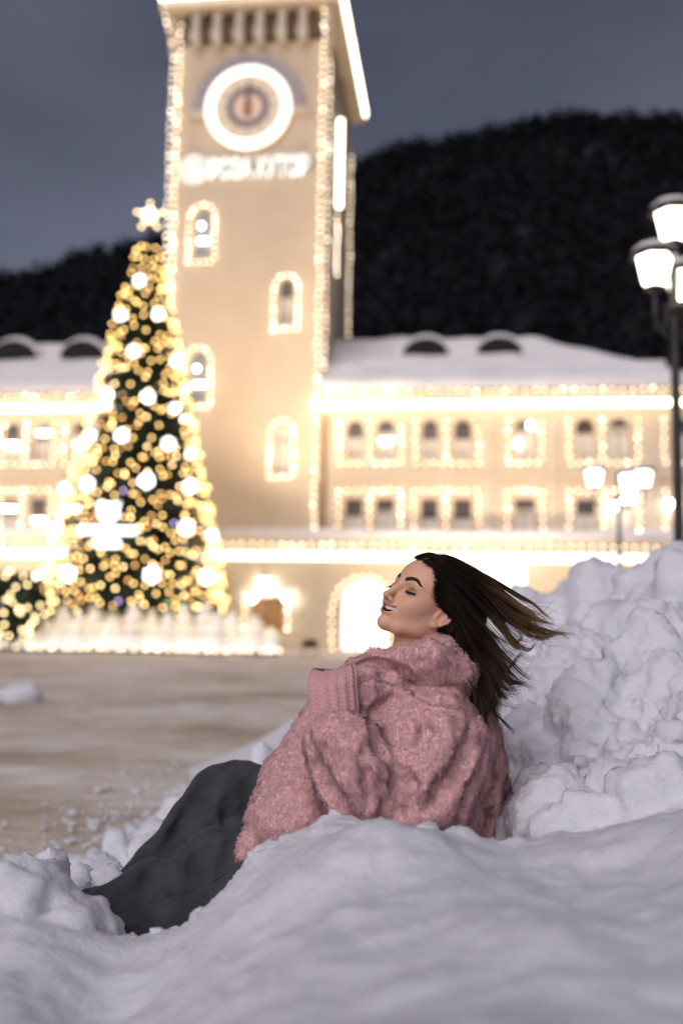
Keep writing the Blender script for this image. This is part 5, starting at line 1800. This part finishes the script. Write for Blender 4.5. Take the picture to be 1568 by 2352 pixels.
    root = np.array([.013, .0075, .0055]); mid = np.array([.042, .020, .011]); tip = np.array([.60, .33, .13])
    light = (np.clip((s[None] - .45) / .52, 0, 1) ** 1.7 * upper[:, None] * (.45 + .75 * pr[:, 1:2]))  # backlit amber of the upper locks' tips, put into the hair colour
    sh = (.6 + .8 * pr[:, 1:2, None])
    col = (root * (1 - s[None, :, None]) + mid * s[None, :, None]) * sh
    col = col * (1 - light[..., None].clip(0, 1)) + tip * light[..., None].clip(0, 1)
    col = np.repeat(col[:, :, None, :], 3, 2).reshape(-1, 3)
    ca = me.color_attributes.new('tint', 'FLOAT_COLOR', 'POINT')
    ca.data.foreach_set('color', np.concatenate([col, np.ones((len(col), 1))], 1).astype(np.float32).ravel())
    return me
def hair_material():
    m = bpy.data.materials.new('brown_hair'); m.use_nodes = True
    nt = m.node_tree; b = nt.nodes['Principled BSDF']; out = nt.nodes['Material Output']
    at = nt.nodes.new('ShaderNodeVertexColor'); at.layer_name = 'tint'
    nt.links.new(at.outputs[0], b.inputs['Base Color']); b.inputs['Roughness'].default_value = .38; b.inputs['Specular IOR Level'].default_value = .45
    tr = nt.nodes.new('ShaderNodeBsdfTranslucent'); nt.links.new(at.outputs[0], tr.inputs[0])
    mx = nt.nodes.new('ShaderNodeMixShader'); mx.inputs[0].default_value = .35
    nt.links.new(b.outputs[0], mx.inputs[1]); nt.links.new(tr.outputs[0], mx.inputs[2]); nt.links.new(mx.outputs[0], out.inputs['Surface'])
    return m
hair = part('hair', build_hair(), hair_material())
me = np_mesh('hair_mass', cv, cq)
put('hair_mass', me, principled('hair_under', (.010, .006, .0045), .5), hair)

# ---- fluffy coat
def pt(u, v, y):
    return np.array(P(u, v, y))
def crease(F, pix, r, k=.018, out=.35, taper=True):
    """valley pressed into the surface the camera sees along a measured line"""
    g = [np.array(p, float) for p in pix]; pts = []
    for t in np.linspace(0, 1, max(6, 3 * len(g))):
        u, v = catmull(g, t)
        for y in np.arange(2.2, 3.1, .004):
            p = np.array(P(u, v, y)); i = np.round((p - F.lo) / F.h).astype(int)
            if (i < 0).any() or (i >= F.n).any(): continue
            if F.f[tuple(i)] < 0:
                d = p - np.array([0, 0, CAM_Z]); pts.append(p - d / np.linalg.norm(d) * r * out); break
    n = len(pts)
    if n < 2: return
    rs_ = [r * ((.35 + .65 * math.sin(math.pi * (i + .5) / n)) if taper else 1) for i in range(n)]
    F.chain(pts, rs_, k, cut=True)
def coat_field():
    LO, HI, HH = (-.40, 2.18, .28), (.52, 3.16, 1.12), .0060
    q = lambda r: r * K
    # --- body of the coat: torso leaning back, far shoulder, upper arm
    F = Field(LO, HI, HH)
    F.cap(pt(935, 1900, 2.74), pt(940, 1680, 2.72), q(175), q(165), .05)
    F.cap(pt(960, 1640, 2.70), pt(935, 1585, 2.70), q(140), q(95), .05)
    F.cap(pt(870, 1615, 2.86), pt(800, 1630, 2.86), q(85), q(72), .05)
    F.chain([pt(985, 1632, 2.54), pt(990, 1720, 2.48), pt(950, 1820, 2.44), pt(885, 1872, 2.42)], [q(88), q(116), q(116), q(96)], .035)
    F.chain([pt(832, 1600, 2.46), pt(852, 1655, 2.44)], [q(46), q(38)], .02)
    F.chain([pt(850, 1585, 2.50), pt(905, 1600, 2.50)], [q(52), q(52)], .03)
    # --- back folds
    for ch, rr in (([(1075, 1610, 2.68), (1102, 1700, 2.66), (1090, 1830, 2.62), (1045, 1940, 2.58)], (40, 40, 38, 40)),
                   ([(1110, 1660, 2.76), (1128, 1760, 2.74), (1112, 1880, 2.70), (1088, 1960, 2.64)], (32, 34, 34, 28)),
                   ([(1128, 1740, 2.86), (1143, 1810, 2.86), (1134, 1850, 2.86)], (25, 24, 18))):
        G = Field(LO, HI, HH); G.chain([pt(*p) for p in ch], [q(r) for r in rr], .02); F.merge(np.s_[:, :, :], G.f, .010)
    # --- far arm and the open front panel falling over the lap
    G = Field(LO, HI, HH)
    G.chain([pt(770, 1625, 2.80), pt(735, 1695, 2.72), pt(680, 1800, 2.62), pt(640, 1920, 2.56)], [q(60), q(64), q(76), q(80)], .03)
    G.chain([pt(720, 1760, 2.62), pt(690, 1860, 2.56), pt(680, 1900, 2.52)], [q(66), q(90), q(95)], .03)
    G.chain([pt(605, 1925, 2.52), pt(578, 1952, 2.48), pt(560, 1966, 2.46)], [q(42), q(28), q(16)], .02)
    F.merge(np.s_[:, :, :], G.f, .006)
    # --- forearm sleeve with its flared cuff
    G = Field(LO, HI, HH)
    G.chain([pt(880, 1880, 2.40), pt(822, 1790, 2.36), pt(790, 1712, 2.355)], [q(96), q(84), q(76)], .025)
    G.chain([pt(733, 1706, 2.36), pt(780, 1688, 2.335), pt(838, 1666, 2.365)], [q(30), q(34), q(28)], .014)
    F.merge(np.s_[:, :, :], G.f, .012)
    for pix, r, k in (([(900, 1600), (878, 1622), (862, 1648), (868, 1690), (880, 1725), (905, 1755)], 20, .010),
                      ([(708, 1690), (718, 1745), (750, 1812), (790, 1868), (815, 1900)], 26, .010),
                      ([(1082, 1660), (1078, 1715), (1052, 1770), (1010, 1825), (965, 1880)], 22, .016),
                      ([(1122, 1700), (1112, 1760), (1082, 1820), (1055, 1890), (1040, 1930)], 20, .014),
                      ([(1130, 1745), (1136, 1800), (1118, 1870), (1098, 1930)], 15, .014),
                      ([(905, 1755), (915, 1800), (912, 1850), (905, 1895)], 12, .022),
                      ([(870, 1790), (885, 1835), (880, 1880)], 11, .02), ([(935, 1770), (948, 1820), (942, 1870)], 11, .02),
                      ([(830, 1740), (842, 1790), (850, 1840)], 10, .02),
                      ([(960, 1640), (975, 1670), (965, 1700)], 7, .022)):
        crease(F, pix, q(r), k, .15)
    # --- big collar lying open round the neck
    G = Field(LO, HI, HH)
    fl = ((0.05, 1, .35), .50)
    G.chain([pt(796, 1536, 2.60), pt(868, 1521, 2.53), pt(927, 1524, 2.49), pt(977, 1533, 2.475), pt(1032, 1552, 2.50)], [q(17), q(25), q(38), q(58), q(52)], .02, flat=fl)
    G.chain([pt(900, 1512, 2.60), pt(950, 1505, 2.56), pt(1000, 1505, 2.56), pt(1040, 1520, 2.60)], [q(18), q(30), q(38), q(40)], .04)
    G.chain([pt(1050, 1555, 2.56), pt(1060, 1530, 2.66), pt(1010, 1500, 2.74)], [q(46), q(44), q(40)], .03)
    G.chain([pt(920, 1520, 2.70), pt(890, 1520, 2.66), pt(862, 1528, 2.62)], [q(22), q(18), q(16)], .02)
    F.merge(np.s_[:, :, :], G.f, .004)
    crease(F, [(815, 1556), (868, 1553), (927, 1569), (977, 1600), (1032, 1614)], q(13), .006, .1, False)
    # neck opening
    F.chain([pt(925, 1430, 2.57), pt(935, 1470, 2.565)], [.052, .048], .012, cut=True)
    F.chain([pt(915, 1440, 2.50), pt(945, 1458, 2.46)], [.028, .024], .012, cut=True)
    # sleeve opening for the knitted cuff
    F.cap(pt(783, 1660, 2.37), pt(772, 1590, 2.37), q(47), q(60), .008, cut=True, flat=((0, 1, 0), .62))
    return F
cf = coat_field()
kv, kq = cf.extract()
kv = smooth_verts(kv, kq, 2, .5)
kn = vert_normals(kv, kq)
kv = kv + kn * (.008 * fbm(kv * 9, 3) + .0055 * fbm(kv * 30, 2))[:, None]
kn = vert_normals(kv, kq)
def coat_material(name, c0, c1):
    m = principled(name, c0, .9)
    nt = m.node_tree; b = nt.nodes['Principled BSDF']; N = nt.nodes.new; L = nt.links.new
    tc = N('ShaderNodeTexCoord'); n1 = N('ShaderNodeTexNoise'); n1.inputs['Scale'].default_value = 55; n1.inputs['Detail'].default_value = 4
    L(tc.outputs['Object'], n1.inputs['Vector'])
    r = N('ShaderNodeValToRGB'); r.color_ramp.elements[0].position = .35; r.color_ramp.elements[0].color = (*c0, 1); r.color_ramp.elements[1].position = .65; r.color_ramp.elements[1].color = (*c1, 1)
    L(n1.outputs['Fac'], r.inputs[0]); L(r.outputs[0], b.inputs['Base Color'])
    b.inputs['Sheen Weight'].default_value = .25; b.inputs['Sheen Roughness'].default_value = .5; b.inputs['Sheen Tint'].default_value = (1, .85, .85, 1)
    b.inputs['Specular IOR Level'].default_value = .1
    return m
M_COAT = coat_material('pink_pile', (.82, .50, .51), (.88, .56, .56))
coat = part('coat', np_mesh('coat', kv, kq), M_COAT)

def coat_fur():
    rs = np.random.RandomState(31)
    N = 190000
    A, B_, C_, D_ = (kv[kq[:, i]] for i in range(4))
    area = np.linalg.norm(np.cross(C_ - A, D_ - B_), axis=1) / 2
    fn = (kn[kq[:, 0]] + kn[kq[:, 2]]) / 2
    cen = (A + C_) / 2
    # pile shown to the camera side and the outline is denser
    view = cen - np.array([0, 0, CAM_Z]); view /= np.linalg.norm(view, axis=1, keepdims=True)
    facing = -(fn * view).sum(1)
    w = area * np.where(facing > -.35, 1.0, .12)
    f = rs.choice(len(kq), N, p=w / w.sum())
    u, v = rs.rand(N, 1), rs.rand(N, 1)
    p = (A[f] * (1 - u) + B_[f] * u) * (1 - v) + (D_[f] * (1 - u) + C_[f] * u) * v
    n = fn[f]; n /= np.linalg.norm(n, axis=1, keepdims=True)
    # nap direction: downwards with swirls, gathered into clumps
    flow = np.tile(np.array([-.25, -.05, -1.0]), (N, 1))
    flow = flow + 1.5 * np.stack([fbm(p * 11 + 3, 2), fbm(p * 11 + 31, 2), fbm(p * 11 + 57, 2)], -1)
    flow -= n * (flow * n).sum(1, keepdims=True); flow /= np.maximum(np.linalg.norm(flow, axis=1, keepdims=True), 1e-6)
    cl = .0095
    cell = np.floor(p / cl)
    h = np.modf(np.abs(np.sin(cell @ np.array([12.9898, 78.233, 37.719])) * 43758.5453))[0]
    h2 = np.modf(np.abs(np.sin(cell @ np.array([39.346, 11.135, 83.155])) * 24634.6345))[0]
    centre = (cell + .5) * cl
    ks = smooth_verts(kv, kq, 10, .6)
    dep = ((ks - kv) * kn).sum(1)                       # positive in a crease
    sh = np.clip(1 - np.maximum(dep[kq[f, 0]], 0) / .006, .25, 1)
    L = (.0066 + .0054 * h) * rs.uniform(.75, 1.2, N) * sh
    sway = np.cross(n, flow) * ((h2 - .5) * 1.6)[:, None]
    d = n * (.42 + .25 * h2)[:, None] + flow * .85 + sway * .7 + rs.normal(size=(N, 3)) * .14
    d /= np.linalg.norm(d, axis=1, keepdims=True)
    tip = p + d * L[:, None]
    pull = (centre + n * (L * .8)[:, None] + flow * (L * .7)[:, None]) - tip
    tip = tip + pull * .55
    mid = p + n * (L * .50)[:, None] + flow * (L * .12)[:, None] + rs.normal(size=(N, 3)) * .0008
    keep = np.ones(N, bool)
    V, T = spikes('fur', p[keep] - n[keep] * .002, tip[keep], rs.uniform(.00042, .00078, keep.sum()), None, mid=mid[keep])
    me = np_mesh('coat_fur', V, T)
    sn = n * .80 + d * .42; sn /= np.linalg.norm(sn, axis=1, keepdims=True)
    me.normals_split_custom_set_from_vertices(np.repeat(sn[:, None, :], 7, 1).reshape(-1, 3).astype(np.float32))     # pile shades with the cloth it grows from
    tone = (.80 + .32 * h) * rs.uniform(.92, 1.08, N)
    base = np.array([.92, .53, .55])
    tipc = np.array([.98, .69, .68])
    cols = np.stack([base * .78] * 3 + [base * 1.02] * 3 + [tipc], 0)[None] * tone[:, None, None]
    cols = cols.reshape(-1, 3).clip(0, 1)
    ca = me.color_attributes.new('tint', 'FLOAT_COLOR', 'POINT')
    ca.data.foreach_set('color', np.concatenate([cols, np.ones((len(cols), 1))], 1).astype(np.float32).ravel())
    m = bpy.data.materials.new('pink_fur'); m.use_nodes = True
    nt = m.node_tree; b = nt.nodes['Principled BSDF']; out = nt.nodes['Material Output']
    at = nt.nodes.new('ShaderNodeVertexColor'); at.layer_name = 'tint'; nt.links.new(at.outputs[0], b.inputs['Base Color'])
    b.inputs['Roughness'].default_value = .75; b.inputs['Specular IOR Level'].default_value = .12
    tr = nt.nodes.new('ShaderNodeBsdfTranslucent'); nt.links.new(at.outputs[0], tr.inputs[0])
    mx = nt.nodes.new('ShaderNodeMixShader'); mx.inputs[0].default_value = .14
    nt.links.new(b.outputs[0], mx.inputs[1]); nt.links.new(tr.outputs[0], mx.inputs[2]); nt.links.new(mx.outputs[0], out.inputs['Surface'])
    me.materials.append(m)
    return put('coat_fur', me, None, coat)
coat_fur()

# zip along the collar edge
m = MB()
KB = BVHTree.FromPolygons([tuple(p) for p in kv], [tuple(int(i) for i in f) for f in kq])
zp = []
for t in np.linspace(0, 1, 46):
    g = [np.array(x, float) for x in ((808, 1528), (835, 1514), (866, 1510), (900, 1518), (930, 1530), (945, 1540))]
    u, v = catmull(g, t)
    d = (P(u, v, 2.0) - CAMP).normalized(); h = KB.ray_cast(CAMP, d)
    if h[0] is not None: zp.append(h[0] - d * .013)
if len(zp) > 4:
    m.tube(zp, .0022, 5)
    for a in zp[::1]:
        m.tube([a + Vector((-.002, -.001, -.0035)), a + Vector((.002, -.001, .0035))], .0012, 4)
    put('zip', m.mesh('zip'), principled('zip_rose', (.34, .15, .12), .35), coat)

# ---- knitted cuff of the sweater
def knit():
    rs = np.random.RandomState(2)
    # the cuff is a flattened tube; cable relief comes from its own profile
    c0, c1 = pt(778, 1690, 2.375), pt(760, 1534, 2.385)
    nz, na = 150, 220
    V = np.zeros((nz, na, 3))
    ax = c1 - c0; Ltot = np.linalg.norm(ax); ax /= Ltot
    side = np.array([1, 0, .10]); side -= ax * (side @ ax); side /= np.linalg.norm(side); dep = np.cross(ax, side)
    if dep[1] > 0: dep = -dep
    for i in range(nz):
        t = i / (nz - 1)
        c = c0 + (c1 - c0) * t
        w = (44 + 7 * t - 5 * math.exp(-((t - .15) / .12) ** 2)) * K; dd = .036 + .004 * t
        if t > .70:
            z_ = (t - .70) / .30
            w *= 1 - .16 * z_ ** 3; dd *= math.sqrt(max(1 - .92 * z_ ** 2, .05)); c = c + np.array([.006, .034, 0]) * z_ ** 2
        for j in range(na):
            a = 2 * math.pi * j / na
            s = a * 15 / (2 * math.pi); fr = s - math.floor(s)
            ln = t * Ltot
            rib = .0011 * math.exp(-((fr - .08) / .05) ** 2) - .0016 * math.exp(-((fr - .16) / .035) ** 2) - .0016 * math.exp(-((fr - .0) / .035) ** 2)
            cab = 0.0
            if .2 < fr < 1.0:
                x = (fr - .58) / .36
                for k in (0, 1):
                    ph = 2 * math.pi * ln / .021 + k * math.pi
                    cx = .42 * math.sin(ph); hgt = .5 + .5 * math.cos(ph)
                    cab = max(cab, (.0018 + .0024 * hgt) * max(0, 1 - ((x - cx) / .42) ** 2))
            st = .00035 * math.sin(2 * math.pi * ln / .0034) * (.5 + .5 * math.cos(6.28 * s * 6))
            if t < .10: cab *= .3; rib += .0012 * math.cos(6.28 * s * 4)
            r = 1
            off = rib + cab + st
            p = c + side * math.cos(a) * (w + off) + dep * math.sin(a) * (dd + off)
            V[i, j] = p + ax * (.004 * math.sin(a * 2 + 1) * t)
    idx = np.arange(nz * na).reshape(nz, na)
    q = np.stack([idx[:-1], np.roll(idx[:-1], -1, 1), np.roll(idx[1:], -1, 1), idx[1:]], -1).reshape(-1, 4)
    # close the top with a cap ring pulled inwards
    Vf = V.reshape(-1, 3)
    top = c1 - ax * .012
    Vf = np.concatenate([Vf, top[None]])
    me = np_mesh('sweater_cuff', Vf, q)
    bm = bmesh.new(); bm.from_mesh(me); bm.verts.ensure_lookup_table()
    for j in range(na):
        try: bm.faces.new((bm.verts[(nz - 1) * na + j], bm.verts[(nz - 1) * na + (j + 1) % na], bm.verts[nz * na]))
        except Exception: pass
    bmesh.ops.recalc_face_normals(bm, faces=bm.faces)
    bm.to_mesh(me); bm.free()
    me.polygons.foreach_set('use_smooth', [True] * len(me.polygons))
    return me
part('sweater_cuff', knit(), noisy('pink_knit', (.60, .33, .35), (.68, .39, .40), 160, .9, bump=.25, bump_scale=700, bump_dist=.002))

# ---- trousers
def trousers():
    F = Field((-.86, 2.16, .12), (.05, 3.25, .92), .0062)
    q = lambda r: r * K
    # far leg, knee raised
    F.chain([pt(760, 1870, 2.88), pt(640, 1835, 2.90), pt(545, 1812, 2.90), pt(495, 1818, 2.90)], [q(100), q(76), q(64), q(60)], .03)
    F.chain([pt(495, 1818, 2.90), pt(440, 1900, 2.90), pt(370, 1990, 2.88), pt(290, 2075, 2.86)], [q(60), q(62), q(62), q(64)], .03)
    # near leg, knee low, wide hem sunk in the snow
    F.chain([pt(760, 1985, 2.62), pt(640, 1962, 2.56), pt(520, 1978, 2.52), pt(428, 2010, 2.50)], [q(105), q(80), q(74), q(66)], .03)
    F.chain([pt(428, 2010, 2.50), pt(345, 2066, 2.48), pt(265, 2116, 2.46)], [q(66), q(72), q(78)], .03)
    F.chain([pt(520, 2040, 2.48), pt(400, 2090, 2.45), pt(300, 2140, 2.43)], [q(62), q(66), q(62)], .03)
    F.chain([pt(265, 2085, 2.48), pt(222, 2062, 2.50), pt(190, 2049, 2.51)], [q(30), q(18), q(7)], .02)
    F.chain([pt(720, 1930, 2.82), pt(600, 1915, 2.86), pt(520, 1912, 2.88)], [q(52), q(44), q(40)], .010)
    # folds: far knee fan, near knee ripples
    for a, b, c, r in (((520, 1770, 2.84), (475, 1830, 2.82), (420, 1925, 2.83), 7), ((545, 1775, 2.83), (505, 1850, 2.82), (470, 1920, 2.82), 8), ((560, 1800, 2.82), (530, 1860, 2.82), (535, 1905, 2.82), 9),
                       ((470, 1790, 2.86), (425, 1870, 2.85), (370, 1960, 2.84), 6)):
        F.chain([pt(a[0], a[1], a[2] - .012), pt(b[0], b[1], b[2] - .012), pt(c[0], c[1], c[2] - .012)], [q(2), q(r * .8), q(2)], .035, cut=True)
    for a, b, c, r in (((405, 1925, 2.43), (385, 1960, 2.42), (395, 2010, 2.41), 8), ((360, 1972, 2.43), (340, 2020, 2.41), (335, 2070, 2.39), 6), ((500, 1950, 2.44), (470, 2000, 2.42), (480, 2050, 2.41), 5)):
        F.chain([pt(*a), pt(*b), pt(*c)], [q(2), q(r), q(2)], .034, cut=True)
    for a, b in (((520, 1765, 2.87), (455, 1880, 2.86)), ((545, 1785, 2.84), (500, 1900, 2.84)), ((420, 1930, 2.46), (365, 1990, 2.45))):
        F.cap(pt(*a), pt(*b), q(9), q(7), .025)
    for pix, r in (([(515, 1768), (468, 1850), (400, 1960)], 10), ([(548, 1775), (522, 1840), (528, 1900)], 10), ([(490, 1768), (440, 1850), (375, 1965)], 7), ([(575, 1800), (560, 1840), (575, 1880)], 8),
                   ([(398, 1940), (378, 1975), (398, 2020), (430, 2050)], 10), ([(470, 1952), (448, 2000), (440, 2060)], 8), ([(352, 1985), (330, 2040), (300, 2090)], 8), ([(540, 1930), (520, 1985), (500, 2040)], 8), ([(300, 2030), (275, 2075), (255, 2110)], 7)):
        crease(F, pix, q(r * .8), .034, .2)
    v, qd = F.extract()
    v = smooth_verts(v, qd, 2, .5)
    n = vert_normals(v, qd)
    s = np.stack([v[:, 0] * 5 + v[:, 2] * 5, v[:, 1] * 4, (v[:, 0] - v[:, 2]) * 16], -1)
    v = v + n * (.0055 * fbm(s, 2) + .0012 * fbm(v * 28, 2))[:, None]
    return v, qd
tv, tq = trousers()
def denim():
    m = principled('charcoal_denim', (.03, .03, .035), .85)
    nt = m.node_tree; b = nt.nodes['Principled BSDF']; N = nt.nodes.new; L = nt.links.new
    tc = N('ShaderNodeTexCoord'); n1 = N('ShaderNodeTexNoise'); n1.inputs['Scale'].default_value = 14; n1.inputs['Detail'].default_value = 6
    L(tc.outputs['Object'], n1.inputs['Vector'])
    r = N('ShaderNodeValToRGB'); r.color_ramp.elements[0].position = .3; r.color_ramp.elements[0].color = (.046, .048, .058, 1); r.color_ramp.elements[1].position = .72; r.color_ramp.elements[1].color = (.085, .087, .100, 1)
    L(n1.outputs['Fac'], r.inputs[0])
    w = N('ShaderNodeTexWave'); w.inputs['Scale'].default_value = 260; w.inputs['Distortion'].default_value = 1.5; w.bands_direction = 'DIAGONAL'
    L(tc.outputs['Object'], w.inputs['Vector'])
    mx = N('ShaderNodeMixRGB'); mx.blend_type = 'MULTIPLY'; mx.inputs[0].default_value = .3
    L(r.outputs[0], mx.inputs[1]); L(w.outputs['Color'], mx.inputs[2]); L(mx.outputs[0], b.inputs['Base Color'])
    bp = N('ShaderNodeBump'); bp.inputs['Strength'].default_value = .25; bp.inputs['Distance'].default_value = .001
    L(w.outputs['Fac'], bp.inputs['Height']); L(bp.outputs[0], b.inputs['Normal'])
    b.inputs['Sheen Weight'].default_value = .08
    b.inputs['Specular IOR Level'].default_value = .15
    return m
M_DENIM = denim()
trs = part('trousers', np_mesh('trousers', tv, tq), M_DENIM)
TBV = BVHTree.FromPolygons([tuple(p) for p in tv], [tuple(int(i) for i in f) for f in tq])
def seam(pix, name='seam'):
    m = MB(); pts = []
    g = [np.array(x, float) for x in pix]
    for t in np.linspace(0, 1, 60):
        u, v = catmull(g, t)
        d = (P(u, v, 2.0) - CAMP).normalized(); h = TBV.ray_cast(CAMP, d)
        if h[0] is not None: pts.append(h[0] - d * .0004)
    if len(pts) > 5:
        m.tube(pts, .0016, 5); put(name, m.mesh(name, True), principled('seam_grey', (.060, .060, .068), .8), trs)
seam(((600, 1965), (540, 1995), (460, 2035), (370, 2062), (290, 2090), (235, 2108)))
seam(((610, 1835), (570, 1818), (535, 1808), (510, 1812)))
